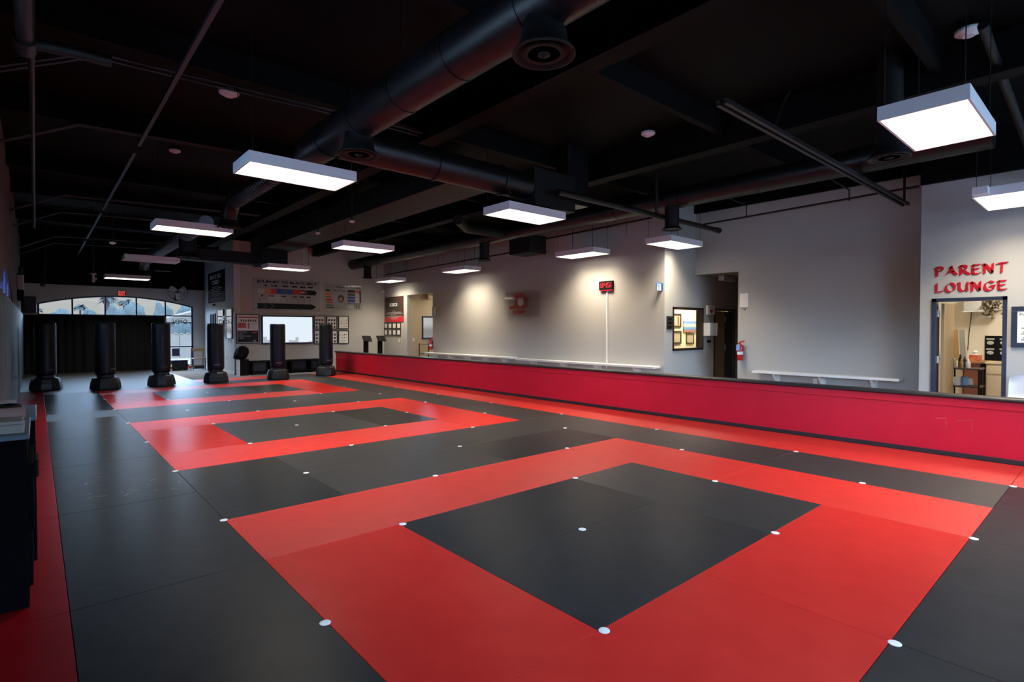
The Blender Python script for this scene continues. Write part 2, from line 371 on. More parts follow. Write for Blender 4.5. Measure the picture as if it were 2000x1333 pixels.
    # corridor-side wall plane
    b = B(); b.box(XC, XC+.15, 2.41, 5.92, FZ, ZC); b.box(XC, XC+.15, 5.92, YO, 2.855, ZC)
    struct('wall_side', b, M['wall'])
    # office room
    b = B(); b.box(XR+T, 16.2, 8.6, 8.75, FZ, 3); b.box(16.05, 16.2, YO+.15, 8.6, FZ, 3); b.box(XR+T, 16.2, YO+.15, 8.75, 2.95, 3.05)
    struct('wall_office_inside', b, M['lamp_yellow_wall'])
    # door in the hall
    f = B(); f.box(dx0, dx0+.05, YO-.02, YO+.15, FZ, dz); f.box(dx1-.05, dx1, YO-.02, YO+.15, FZ, dz); f.box(dx0, dx1, YO-.02, YO+.15, dz-.05, dz)
    d = struct('door_1', f, M['frame_brown'])
    part('door_leaf', B().box(dx0+.05, dx0+.60, YO+.02, YO+.065, FZ+.01, dz-.06), M['door_wood'], d)
    part('side_panel', B().box(dx0+.605, dx1-.05, YO+.05, YO+.085, FZ+.01, dz-.06), M['dark_metal'], d)  # dark sheet added to fill the shaded door gap and stop office light
    for z in (1.0, 1.72): part('hinge', B().box(dx0+.615, dx0+.70, YO+.035, YO+.05, z, z+.13), M['clearplastic'], d)
    # lounge wall with doorway
    b = B(); p0, p1, pz = 1.285, 2.24, 2.05
    b.box(X3, X3+.15, p1, 2.41, FZ, ZC); b.box(X3, X3+.15, p0, p1, pz, ZC); b.box(X3, X3+.15, -5, p0, FZ, ZC)
    b.box(X3+.15, XC+.15, 2.27, 2.41, FZ, ZC); b.box(X3+.15, XC+.3, .1, 2.41, 2.95, ZC)
    struct('wall_lounge', b, M['wall'])
    f = B(); f.box(X3-.02, X3+.17, p1-.055, p1, FZ, pz); f.box(X3-.02, X3+.17, p0, p0+.055, FZ, pz); f.box(X3-.02, X3+.17, p0, p1, pz-.055, pz)
    d = struct('door_2', f, M['frame_blue'])
    lf = B(); lf.plate([(0, FZ+.02), (.86, FZ+.02), (.86, pz-.08), (0, pz-.08)], (X3+.14, p1-.10, 0), Vector((math.cos(.015), math.sin(.015), 0)), Z, .042)
    leaf = part('door_leaf', lf, M['door_wood'], d)
    part('handle', B().tube([(X3+.92, p1-.10, 1.0), (X3+.92, p1-.16, 1.0), (X3+.84, p1-.17, 1.0)], .011, 8), M['chrome'], leaf)
    for z in (.95, 1.74): part('hinge', B().box(X3+.10, X3+.19, p1-.075, p1-.058, z, z+.12), M['clearplastic'], d)
    # lounge room
    b = B(); b.box(14.4, 14.5, .2, 2.9, FZ, 2.9); b.box(XC+.15, 14.5, 2.75, 2.9, FZ, 2.9); b.box(X3+.15, 14.5, .1, .2, FZ, 2.9); b.box(X3+.15, 14.5, .1, 2.27, 2.85, 2.95); b.box(XC+.15, 14.5, 2.27, 2.9, 2.85, 2.95)
    struct('wall_lounge_inside', b, M['cream_wall'])
    # dark bands where the walls meet the black deck
    struct('trim_2', B().box(XR-.10, XR, YO, YJ, 4.26, ZC), M['ceil'])
    struct('trim_3', B().box(XC-.10, XC, 2.42, YO, 4.32, ZC), M['ceil'])
    struct('trim_4', B().box(X3-.10, X3, -5, 2.41, 4.0, ZC), M['ceil'])
    # red half wall
    yw0, yw1 = -2.5, 19.2
    w = struct('wall_half', B().box(8.26, 8.38, yw0, yw1, FZ, .70), M['red_paint'])
    part('fascia_board', B().box(8.245, 8.26, yw0, yw1, .605, .70, .004), M['red_paint'], w)
    part('cap_rail', B().box(8.205, 8.435, yw0, yw1+.02, .70, .745, .018), M['black_trim'], w, 'black cap rail')
    part('base_strip', B().box(8.24, 8.26, yw0, yw1, 0, .055, .004), M['black_trim'], w, 'black base strip')
    part('scuff', B().plate([(0, 0), (.10, .015), (.10, .03), (0, .02)], (8.2598, 1.55, .43), -Y, Z, .001).plate([(.09, 0), (.10, 0), (.10, -.09), (.095, -.09)], (8.2598, 1.55, .43), -Y, Z, .001)
         .plate([(.2, 0), (.34, .02), (.34, .03), (.2, .01)], (8.2598, 1.55, .43), -Y, Z, .001).plate([(.33, 0), (.34, 0), (.34, -.12), (.335, -.12)], (8.2598, 1.55, .43), -Y, Z, .001), M['scuff'], w)
shell()

# ------------------------------------------------------------------ floor mats and dots
GX, GY = 1.117, 1.75
def gx(c): return GX+c
def gy(r): return GY+r
def floor_mats():
    L = []
    # (c0,c1,r0,r1,colour,rib axis,label)
    rings = [(-1, 'nearest'), (5, 'middle'), (11, 'farthest')]
    for q, (r, nm) in enumerate(rings):
        sq = nm+' red square outline'
        L += [(0, 2, r, r+1, 'R', 'Y' if q == 0 else 'X', f'red mat in the camera-side strip of the {sq}, at its padded-curtain end'),
              (2, 4, r, r+1, 'R', 'Y' if q == 0 else 'X', f'red mat in the camera-side strip of the {sq}, at its half-wall end'),
              (0, 1, r+1, r+3, 'R', 'Y', f'red mat in the strip of the {sq} facing the padded side curtain'),
              (0, 2, r+3, r+4, 'R', 'X', f'red mat in the window-side strip of the {sq}, at its padded-curtain end'),
              (2, 4, r+3, r+4, 'R', 'X', f'red mat in the window-side strip of the {sq}, at its half-wall end'),
              (4, 5, r, r+2, 'R', 'X' if q == 0 else 'Y', f'red mat in the half-wall-side strip of the {sq}, nearer half'),
              (4, 5, r+2, r+4, 'R', 'X' if q == 0 else 'Y', f'red mat in the half-wall-side strip of the {sq}, farther half'),
              (1, 3, r+1, r+2, 'K', 'Y' if q == 0 else 'X', f'black mat inside the {sq}, long nearer one'),
              (1, 3, r+2, r+3, 'K', 'Y' if q == 0 else 'X', f'black mat inside the {sq}, long farther one'),
              (3, 4, r+1, r+3, 'K', 'X' if q == 0 else 'Y', f'black mat inside the {sq}, crosswise one toward the half wall')]
    gaps = [(3, 'nearest and middle red squares'), (9, 'middle and farthest red squares'), (15, 'farthest red square and the carpet')]
    for q, (r, nm) in enumerate(gaps):
        nr = 2 if q < 2 else 1
        if q == 0:
            L += [(0, 1, r, r+2, 'K', 'Y', f'black mat between the {nm}, touching the side mat strip')]
            for k in range(2):
                L += [(1, 3, r+k, r+k+1, 'K', 'X', f'black mat between the {nm}, middle of {("near", "far")[k]} row'),
                      (3, 5, r+k, r+k+1, 'K', 'YX'[k], f'black mat between the {nm}, {("near", "far")[k]} row, half-wall end')]
        else:
            for k in range(nr):
                ro = ('near', 'far')[k]+' row' if nr == 2 else 'single row'
                L += [(0, 2, r+k, r+k+1, 'K', 'X', f'black mat between the {nm}, {ro}, side-curtain end'),
                      (2, 4, r+k, r+k+1, 'K', 'X', f'black mat between the {nm}, {ro}, middle'),
                      (4, 5, r+k, r+k+1, 'K', 'X', f'black mat between the {nm}, {ro}, half-wall end')]
    od = ['nearest the camera', 'second', 'third', 'fourth', 'fifth', 'sixth', 'seventh', 'eighth', 'ninth', 'tenth', 'eleventh', 'twelfth', 'thirteenth']
    def nth(i, what): return f'{what}, {od[i]}' + ('' if i == 0 else ' from the camera')
    i = 0
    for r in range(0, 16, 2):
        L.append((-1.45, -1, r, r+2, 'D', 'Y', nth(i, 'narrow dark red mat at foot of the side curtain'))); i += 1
    i = 0
    for a, c in ((0, 2), (2, 4), (4, 6), (6, 8), (8, 10), (10, 11), (11, 13), (13, 15), (15, 16)):
        L.append((-1, 0, a, c, 'K', 'X' if c-a == 1 else 'Y', nth(i, 'scuffed black mat beside the narrow red side strip'))); i += 1
    i = 0
    for r in range(-1, 17, 2):
        L.append((5, 6, r, min(r+2, 17), 'K', 'X', nth(i, 'black mat in long row beside the half-wall red strip'))); i += 1
    i = 0
    for r in range(-3, 17, 2):
        L.append((6, 7.118, r, r+2, 'R', 'X', nth(i, 'red mat along the foot of red half wall'))); i += 1
    for c in range(1, 6):
        L.append((c, c+1, -3, -1, 'K', 'Y', 'black mat on camera side of nearest red square, ' + (f'{od[6-c-1]} from the half-wall strip' if c < 5 else 'touching the half-wall strip')))
    L += [(2.43, 4, 16, 17, 'R', 'X', 'red mat at the carpet edge behind the punching bags, window end'),
          (4, 5, 16, 17, 'R', 'X', 'red mat at the carpet edge behind the punching bags, half-wall end')]
    for k, r in enumerate((16, 17, 18, 19, 20, 21, 22)):
        L += [(-1.45, .5, r, r+1, 'K', 'X', nth(k, 'black mat in the far block under the window, curtain side').replace('camera', 'punching bags')),
              (.5, 2.43, r, r+1, 'K', 'X', nth(k, 'black mat in the far block under the window, carpet side').replace('camera', 'punching bags'))]
    g = .0015
    for c0, c1, r0, r1, col, ax, lab in L:
        lab = lab.replace('nearest the punching bags', 'first row behind the bags')
        o = single('floor_mat', B().box(gx(c0)+g, gx(c1)-g, gy(r0)+g, gy(r1)-g, FZ, 0, .002), M['mat'+col+ax], lab, 'floor mat', 'interlocking floor mats')
floor_mats()

def dots():
    base = None; od = ['nearest', 'second', 'third', 'fourth', 'fifth', 'sixth', 'seventh', 'eighth', 'ninth', 'tenth', 'eleventh', 'twelfth', 'thirteenth', 'fourteenth', 'fifteenth']
    for r in range(-1, 14):
        cs = [c for c in range(0, 7) if (c+r) % 2 == 1 and not (r == -1 and c < 2)]
        for k, c in enumerate(reversed(cs)):
            b = B().lathe([(.029, 0), (.029, .002), (.025, .0028), (0.0001, .003)], (0, 0, 0), 20)
            if base is None:
                base = o = single('floor_dot', b, M['dot'], '', 'floor marker', 'white dots on the mat corners', base=(0, 0, 0))
            else:
                o = base.copy(); COL.objects.link(o)
            o.location = (gx(c)+(.02 if r % 2 == 0 else -.01), gy(r)-.02*(r < 3), .0005)
            o['label'] = f'white dot, {od[r+1]} dot row from the camera, {["first", "second", "third", "fourth"][k]} from the half wall'
dots()
def scuffs():
    b = B(); rnd = random.Random(3)
    for x, y, n, sp in ((.65, 8.0, 7, .3), (.75, 6.4, 16, .28), (.9, 6.0, 6, .2), (.6, 9.5, 5, .3)):
        for i in range(n):
            px, py = x+rnd.gauss(0, sp), y+rnd.gauss(0, sp*1.2)
            if not .16 < px < 1.08: continue
            a = rnd.random()*PI; l = rnd.uniform(.015, .06); w = rnd.uniform(.004, .012)
            u = Vector((math.cos(a), math.sin(a), 0)); v = Vector((-math.sin(a), math.cos(a), 0))
            b.plate([(l*math.cos(t), w*math.sin(t)) for t in [2*PI*k/8 for k in range(8)]], (px, py, .0006), u, v, .0004)
    single('chalk_marks', b, M['chalk'], 'faint chalky scuff marks on black mats beside the red side strip', 'scuff marks', kind='stuff')
scuffs()

# ------------------------------------------------------------------ punching bags
def bags():
    spots = [(.176, 18.08, 'punching bag closest to the padded side curtain'), (1.327, 17.3, 'second punching bag from the padded side curtain'),
             (2.562, 17.42, 'punching bag standing before the glass panel with OPEN lettering'), (3.903, 17.44, 'punching bag standing before the wall mirrors'),
             (5.571, 17.25, 'punching bag standing before the bright television screen'), (7.23, 17.6, 'punching bag beside the far end of the red half wall')]
    root = thing('punching_bag', (0, 0, 0), '', 'punching bag', 'free-standing black punching bags')
    part('base', B().lathe([(.28, 0), (.315, .012), (.33, .05), (.315, .17), (.285, .27), (.262, .30), (.20, .318), (.10, .32)], seg=10, ph=.5, smooth=False).lathe([(.27, .012), (.335, .018), (.335, .034), (.27, .04)], seg=10, ph=.5, smooth=False), M['plastic'], root)
    part('collar', B().lathe([(.19, .312), (.185, .345), (.17, .38)], seg=32), M['plastic'], root)
    body = part('bag', B().lathe([(.12, .37), (.195, .372), (.208, .385), (.215, .43), (.2185, .50), (.2185, .52), (.219, 1.0), (.219, 1.60), (.219, 1.64), (.218, 1.66), (.214, 1.682), (.202, 1.695), (.18, 1.70), (.0001, 1.703)], seg=40).lathe([(.218, .797), (.2205, .80), (.2205, .81), (.218, .813)], seg=40).lathe([(.218, 1.197), (.2205, 1.20), (.2205, 1.21), (.218, 1.213)], seg=40), M['vinyl'], root)
    # lettering and emblem wrapped on the bag, facing -Y
    def wrap(b, R=.2205):
        b.v = [((R+.001)*math.sin(x/R), -(R+.001)*math.cos(x/R), z) for x, y, z in b.v]; return b
    part('lettering', wrap(B().text('CENTURY', (-.075, 0, .50), X, Z, .17, .032, .001, .02)), M['grey_ink'], body, 'pale brand lettering')
    e = B().ring((.0, 0, 1.30), X, Z, .075, .082, 24, .001, .15*PI, .85*PI).ring((.0, 0, 1.30), X, Z, .05, .054, 24, .001).text('M', (-.02, 0, 1.285), X, Z, .04, .035, .001).box(-.085, .085, 0, .001, 1.36, 1.366).text('Y', (-.012, 0, 1.215), X, Z, .024, .03, .001)
    part('emblem', wrap(e), M['dark_metal'], body, 'faded round emblem')
    part('scratch', wrap(B().box(-.20, -.13, 0, .001, .93, .936).box(-.2, -.16, 0, .001, 1.02, 1.026).box(-.21, -.17, 0, .001, .86, .865)), M['conduit'], body)
    rots = [.35, .9, .35, .1, .15, .5]
    for i, (x, y, lab) in enumerate(spots):
        rz = -math.atan2(x, y)+rots[i]
        if i == 0: root.location = (x, y, 0); root.rotation_euler = (0, 0, rz); root['label'] = lab
        else: dup(root, (x, y, 0), rz, lab)
bags()

# ------------------------------------------------------------------ ceiling lights
def lights():
    zl = 3.35
    def make(off):
        root = thing('ceiling_light', (0, 0, 0), '', 'ceiling light', 'suspended flat panel lights')
        hx, hy, h = .62, .315, .115; e = .018
        f = B(); f.box(-hx, hx, -hy, -hy+e, 0, h); f.box(-hx, hx, hy-e, hy, 0, h); f.box(-hx, -hx+e, -hy+e, hy-e, 0, h); f.box(hx-e, hx, -hy+e, hy-e, 0, h); f.box(-hx, hx, -hy, hy, h, h+.006)
        part('housing', f, M['white_metal'], root)
        part('diffuser', B().box(-hx+e, hx-e, -hy+e, hy-e, .012, .020), M['lamp_off'] if off else M['lamp'], root)
        for sx in (-1, 1):
            for sy in (-1, 1):
                part('cable', B().cyl((sx*(hx-.05), sy*(hy-.04), h), (sx*(hx-.05), sy*(hy-.04), ZC-zl), .004, 6), M['steel'], root)
        return root
    lit = make(False); off = make(True)
    la = bpy.data.lights.new('panel_lamp', 'AREA'); la.shape = 'RECTANGLE'; la.size = 1.19; la.size_y = .58; la.energy = 62; la.color = (1, .85, .64); la.spread = math.radians(120)
    lo = bpy.data.objects.new('panel_lamp', la); COL.objects.link(lo); lo.location = (0, 0, .008); lo.parent = lit
    T = [(2.38, 6.64, zl, 0, 'lit ceiling light hanging by the mouth of big round duct reducer'),
         (2.22, 11.55, zl, 0, 'lit ceiling light beside the duct elbow that turns down'),
         (2.34, 22.3, 3.23, 0, 'lit ceiling light before the dark bulkhead above the red exit sign'),
         (5.65, 11.58, zl, 0, 'lit ceiling light before the board with coloured belt chart'),
         (5.73, 16.9, zl, 0, 'lit ceiling light under the black box duct above the journey sign'),
         (6.01, 6.52, zl, 0, 'lit ceiling light under the end of the branch duct'),
         (6.19, 1.18, zl, 0, 'lit ceiling light nearest the camera, hanging alone over dark mats'),
         (10.14, 18.55, zl, PI/2, 'lit ceiling light near the brown poster and corridor opening'),
         (10.06, 13.9, zl, PI/2, 'lit ceiling light casting glow beside clear academy sign'),
         (10.14, 8.94, zl, PI/2, 'lit ceiling light above the red digital clock'),
         (10.43, 6.55, zl, 0, 'lit ceiling light under a duct drop at the office corner')]
    for i, (x, y, z, rz, lab) in enumerate(T):
        if i == 0: lit.location = (x, y, z); lit['label'] = lab
        else: dup(lit, (x, y, z), rz, lab)
    r = dup(lit, (10.42, 1.17, zl), 0, 'lit ceiling light with end box above the lounge lettering')
    part('driver_box', B().box(9.66, 9.80, 1.30, 1.46, zl+.02, zl+.115), M['white_metal'], r)
    off.location = (2.36, 17.4, 3.36); off['label'] = 'unlit ceiling light with grey diffuser'
lights()

# ------------------------------------------------------------------ ducts, pipes, steel in the black deck
def elbow(c, r, d0, d1, n=8):
    """quarter bend from direction d0 to d1 starting at c"""
    d0 = Vector(d0); d1 = Vector(d1); c = Vector(c)
    return [c+d0*(r*math.sin(PI/2*k/n))+d1*(r*(1-math.cos(PI/2*k/n))) for k in range(n+1)]
def diffuser(b, c, r):
    x, y, z = c
    b.lathe([(r*.72, .16), (r*.78, .07), (r, .012), (r, 0), (r*.93, 0), (r*.80, .03)], c, 32)
    for q in (.72, .56, .40): b.lathe([(r*q, .012), (r*q-.02, .035), (r*q-.03, .030), (r*q-.01, .006)], c, 28)
    b.lathe([(r*.2, .025), (r*.2, .0), (.0001, -.004)], c, 20); b.cyl((x, y, z-.03), (x, y, z+.05), .006, 6)
    return b
def ribs(b, a, c, r, step=.9):
    a = Vector(a); c = Vector(c); L = (c-a).length; d = (c-a)/L; k = step
    while k < L: b.cyl(a+d*(k-.02), a+d*(k+.02), r+.008, 24); k += step
    return b
def ducts():
    xd, zd = 2.74, 3.86
    t = thing('main_duct', (xd, 6, zd), 'large black round duct running above the mats with a side branch', 'duct')
    part('trunk', ribs(B().tube([(xd, -2.5, zd), (xd, 6.9, zd)], .215, 32), (xd, -2.5, zd), (xd, 6.9, zd), .215), M['duct'], t)
    part('reducer', B().tube([(xd, 6.9, zd), (xd, 7.15, zd), (xd, 7.35, zd)], [.215, .20, .14], 32), M['duct'], t)
    part('branch', ribs(B().tube([(xd+.1, 6.5, zd), (5.995, 6.5, zd-.02)], .215, 32), (xd+.3, 6.5, zd), (5.97, 6.5, zd-.02), .225, 1.2), M['duct'], t)
    e = elbow((xd, 10.75, zd), .38, Y, -Z)
    part('narrow_run', ribs(B().tube([(xd, 7.3, zd)]+e+[(xd, 11.13, 3.50)], .135, 28), (xd, 7.3, zd), (xd, 10.7, zd), .135, .12), M['duct'], t)
    part('diffuser', diffuser(B(), (xd, 11.13, 3.42), .20), M['duct_dark'], t)
    for y in (2.78, 5.72):
        part('drop', B().cyl((xd, y, 3.62), (xd, y, zd-.05), .15, 28), M['duct'], t)
        part('diffuser', diffuser(B(), (xd, y, 3.47), .225), M['duct_dark'], t)
    for y in (.6, 4.4): part('hanger_strap', B().cyl((xd-.22, y, zd), (xd-.22, y, ZC), .006, 6).cyl((xd+.22, y, zd), (xd+.22, y, ZC), .006, 6), M['steel'], t)
    # box riser at the branch end
    t = thing('riser_duct', (6.3, 6.4, 3.6), 'black rectangular riser box at the end of branch duct', 'duct')
    part('plenum', B().box(6.0, 6.95, 6.28, 6.75, 3.52, 4.12, .01), M['duct_dark'], t)
    part('riser', B().box(6.955, 7.48, 6.45, 6.75, 3.72, ZC-.01, .01), M['duct'], t)
    # duct along the right wall with three drops
    xw, zw = 9.3, 4.05
    t = thing('wall_duct', (xw, 12, zw), 'long black round duct running parallel to the lit clock wall', 'duct')
    part('trunk', ribs(B().tube([(xw, 1.2, zw), (xw, 21.4-1.4, zw)], .19, 28), (xw, 1.2, zw), (xw, 20, zw), .19, 1.5), M['duct'], t)
    for y, zb in ((18.75, 3.44), (11.75, 3.42), (5.9, 3.46)):
        d = part('drop', B().cyl((xw, y, zb+.02), (xw, y, zw), .135, 24), M['duct_dark'], t)
        part('collar', B().lathe([(.14, .05), (.17, 0), (.185, 0), (.185, .012), (.15, .05)], (xw, y, zb), 24), M['duct_dark'], d)
    part('branch', B().tube([(xw, 10.8, zw-.03), (8.0, 10.8, zw-.03), (7.3, 10.2, zw)], .12, 16), M['duct_dark'], t)
    t = thing('near_diffuser', (7.55, 1.9, 3.55), 'dim round ceiling diffuser hanging behind the nearest panel light', 'diffuser')
    part('neck', B().cyl((7.55, 1.9, 3.65), (7.55, 1.9, ZC), .13, 24), M['duct_dark'], t)
    part('grille', diffuser(B(), (7.55, 1.9, 3.53), .22), M['duct_dark'], t)
    # duct toward the window
    xl, zl = 2.80, 3.84
    t = thing('window_duct', (xl, 18, zl), 'shiny blue-lit round duct running toward the arched window', 'duct')
    part('trunk', ribs(B().tube([(xl, 13.2, zl), (xl, 21.8, zl)], .15, 28), (xl, 13.2, zl), (xl, 21.8, zl), .15, .16), M['galv'], t)
    part('elbow', B().tube(elbow((xl, 21.8, zl), .3, Y, -Z), .15, 24), M['galv'], t)
    part('drop', B().cyl((xl+.05, 15.4, 3.36), (xl+.05, 15.4, zl), .19, 28), M['duct_dark'], t)
    part('diffuser', diffuser(B(), (xl+.05, 15.4, 3.30), .26), M['duct_dark'], t)
    part('round_diffuser', diffuser(B(), (xl+.45, 21.6, 3.50), .24), M['duct_dark'], t)
    # box ducts
    t = thing('box_duct', (5.6, 16, 4.0), 'wide black box duct ending in a drop above the journey sign', 'duct')
    part('trunk', B().box(5.2, 6.1, 7.6, 18.6, 3.98, 4.43, .01), M['duct_dark'], t)
    part('drop', B().box(5.22, 6.02, 17.6, 18.6, 3.56, 3.98, .01), M['duct_dark'], t)
    part('register', B().box(5.27, 5.97, 17.7, 18.5, 3.53, 3.56), M['black'], t)
    single('cross_beam', B().box(2.95, 5.05, 17.6, 18.05, 3.52, 3.86, .008), M['duct_dark'], 'black box beam spanning from window duct to the box duct', 'beam')
    single('wall_box', B().box(9.55, 10.15, 10.2, 11.0, 3.52, 3.98, .01), M['duct_dark'], 'black box unit on the wall duct above clear academy sign', 'duct box')
    # steel: purlins across, girders along
    for i, y in enumerate((1.5, 4.1, 6.95, 9.9, 13.2, 15.7, 19.3, 22.2)):
        struct('beam_%d' % (i+1), B().box(XL, XR if y > 7 else 11.4, y-.05, y+.05, ZC-.30, ZC), M['ceil'])
    for i, x in enumerate((4.4, 7.9)):
        struct('beam_%d' % (i+20), B().box(x-.09, x+.09, -5, YJ, ZC-.46, ZC-.02).box(x-.13, x+.13, -5, YJ, ZC-.48, ZC-.46), M['ceil'])
    # conduits that slope down to the side wall
    for i, y in enumerate((6.74, 9.2, 14.2, 16.3, 20.6, 22.3)):
        z = 4.24
        b = B()
        for dy in (0, .12 if i % 2 == 0 else .07): b.tube([(XL+.01, y+dy, z-.42), (.47, y+dy, z), (3.4, y+dy, z+.09), (4.2, y+dy, z+.1)], .012, 6)
        single('conduit', b, M['conduit'], f'pair of thin conduits bending off the side wall, {["nearest", "second", "third", "fourth", "fifth", "farthest"][i]} from the camera', 'conduit', 'bent conduits under the deck')
    # long pipe along the mats
    t = thing('strut_channel', (1.12, 12, 4.1), 'long thin strut channel running away above the side mats', 'pipe')
    for a, c in ((3.5, 9.2), (9.6, 14.6), (15, 19.5), (20, 24.2)): part('channel', B().box(1.10, 1.14, a, c, 4.09, 4.13), M['conduit'], t)
    for y in (4, 9.4, 14.8, 19.8): part('hanger', B().cyl((1.12, y, 4.13), (1.12, y, ZC), .006, 6), M['steel'], t)
    t = thing('hanging_pipe', (0, 7, 3.6), 'vertical-looking sprinkler pipe overhead near the side wall', 'pipe')
    part('pipe', B().cyl((.005, 3.2, 3.75), (.005, 15.8, 3.75), .022, 10), M['conduit'], t)
    part('thick_pipe', B().cyl((-.03, 2.9, 3.72), (-.03, 5.6, 3.72), .055, 12), M['duct'], t)
    part('coupling', B().cyl((-.03, 5.5, 3.72), (-.03, 5.72, 3.72), .075, 12).tube([(-.03, 5.6, 3.72), (.25, 5.6, 3.74), (.5, 5.6, 3.74)], .045, 10), M['duct'], t)
    # black pipe along clock wall
    t = thing('wall_pipe', (XR-.2, 12, 3.85), 'thin black pipe slung along the upper clock wall', 'pipe')
    part('pipe', B().tube([(XR-.22, 19.6, 3.72), (XR-.22, 11.4, 3.80), (XR-.22, 11.2, 4.0), (XR-.22, 7.2, 4.06)], .022, 10), M['steel'], t)
    for y in (18, 15.9, 13.8, 11.9, 9.6, 7.9): part('hanger', B().cyl((XR-.22, y, 3.75), (XR-.22, y, ZC-.3), .006, 6), M['steel'], t)
    t = thing('sprinkler_branch', (11.8, 4.5, 4.1), 'thin black pipe with drops along the wall by the hall', 'pipe')
    part('pipe', B().tube([(XC-.3, 6.8, 3.98), (XC-.3, 2.5, 4.06)], .02, 10), M['steel'], t)
    part('bracket', B().tube([(XC-.3, 5.6, 4.0), (XC-.3, 5.6, 4.25), (XC-1.5, 5.6, 4.3)], .014, 8).tube([(XC-.3, 3.6, 4.0), (XC-.3, 3.6, 4.2), (XC-1.8, 3.6, 4.25)], .014, 8), M['steel'], t)
    t = thing('cross_pipe', (9, 6.3, 3.7), 'black capped pipe crossing toward the office corner', 'pipe')
    part('pipe', B().cyl((6.3, 6.05, 3.72), (11.28, 6.05, 3.72), .05, 14), M['steel'], t)
    part('end_cap', B().cyl((11.26, 6.05, 3.72), (11.42, 6.05, 3.72), .062, 14), M['steel'], t)
    part('hanger', B().cyl((9.0, 6.05, 3.72), (9.0, 6.05, ZC), .03, 8), M['steel'], t)
    t = thing('strut_brace', (8, 2.75, 3.8), 'black strut channel with braces near the lounge corner', 'pipe')
    part('channel', B().box(5.2, 11.95, 2.68, 2.72, 3.78, 3.83).box(5.2, 11.95, 2.76, 2.80, 3.78, 3.83), M['conduit'], t)
    for x in (6.4, 9.6): part('brace', B().tube([(x, 2.74, 3.82), (x+.25, 2.74, 4.2), (x+.45, 2.74, 4.4)], .014, 8), M['steel'], t)
    part('post', B().cyl((11.85, 2.74, 3.8), (11.85, 2.74, ZC-.005), .02, 8), M['steel'], t)
    single('overhead_brace', B().cyl((7.0, 1.0, 4.5), (11.45, .95, 3.85), .045, 10), M['steel'], 'black diagonal brace pipe behind the nearest panel light', 'pipe')
    # smoke detectors and sprinkler heads
    k = 0
    for x, y, z, r, lab in ((1.99, 8.02, 4.70, .125, 'white smoke detector high over the mats by the strut channel'), (1.90, 11.25, 4.70, .09, 'small white detector above the duct elbow light'),
                            (7.4, 1.17, 4.65, .12, 'smoke detector above the nearest panel light'), (7.45, 5.17, 4.68, .11, 'flat white detector near the rectangular riser'),
                            (4.78, 10.3, 3.68, .05, 'small white sprinkler head before the box duct'), (5.0, 12.6, 3.78, .055, 'dim sprinkler head beside the far box duct'), (1.28, 14.6, 3.40, .06, 'white sprinkler head near the window duct')):
        t = thing('ceiling_detector', (x, y, z), lab, 'detector')
        part('body', B().lathe([(r*.4, -r*.42), (r*.5, -r*.40), (r*.55, -r*.25), (r*.9, -r*.18), (r, -.01), (r, .02), (r*.3, .035)], (x, y, z), 24), M['white'], t)
        part('stem', B().cyl((x, y, z+.02), (x, y, ZC), .012, 8), M['steel'], t)
    t = thing('hanging_camera', (1.16, 18, 2.77), 'white camera on a thin drop pole before the window wall', 'camera')
    part('pole', B().cyl((1.16, 18, 3.0), (1.16, 18, ZC), .015, 8), M['steel'], t)
    part('housing', B().box(1.13, 1.19, 17.96, 18.04, 2.77, 2.98, .01).box(1.10, 1.22, 17.97, 18.03, 2.97, 3.01, .008).cyl((1.2, 18, 2.86), (1.235, 18, 2.86), .03, 10), M['clearplastic'], t)
ducts()

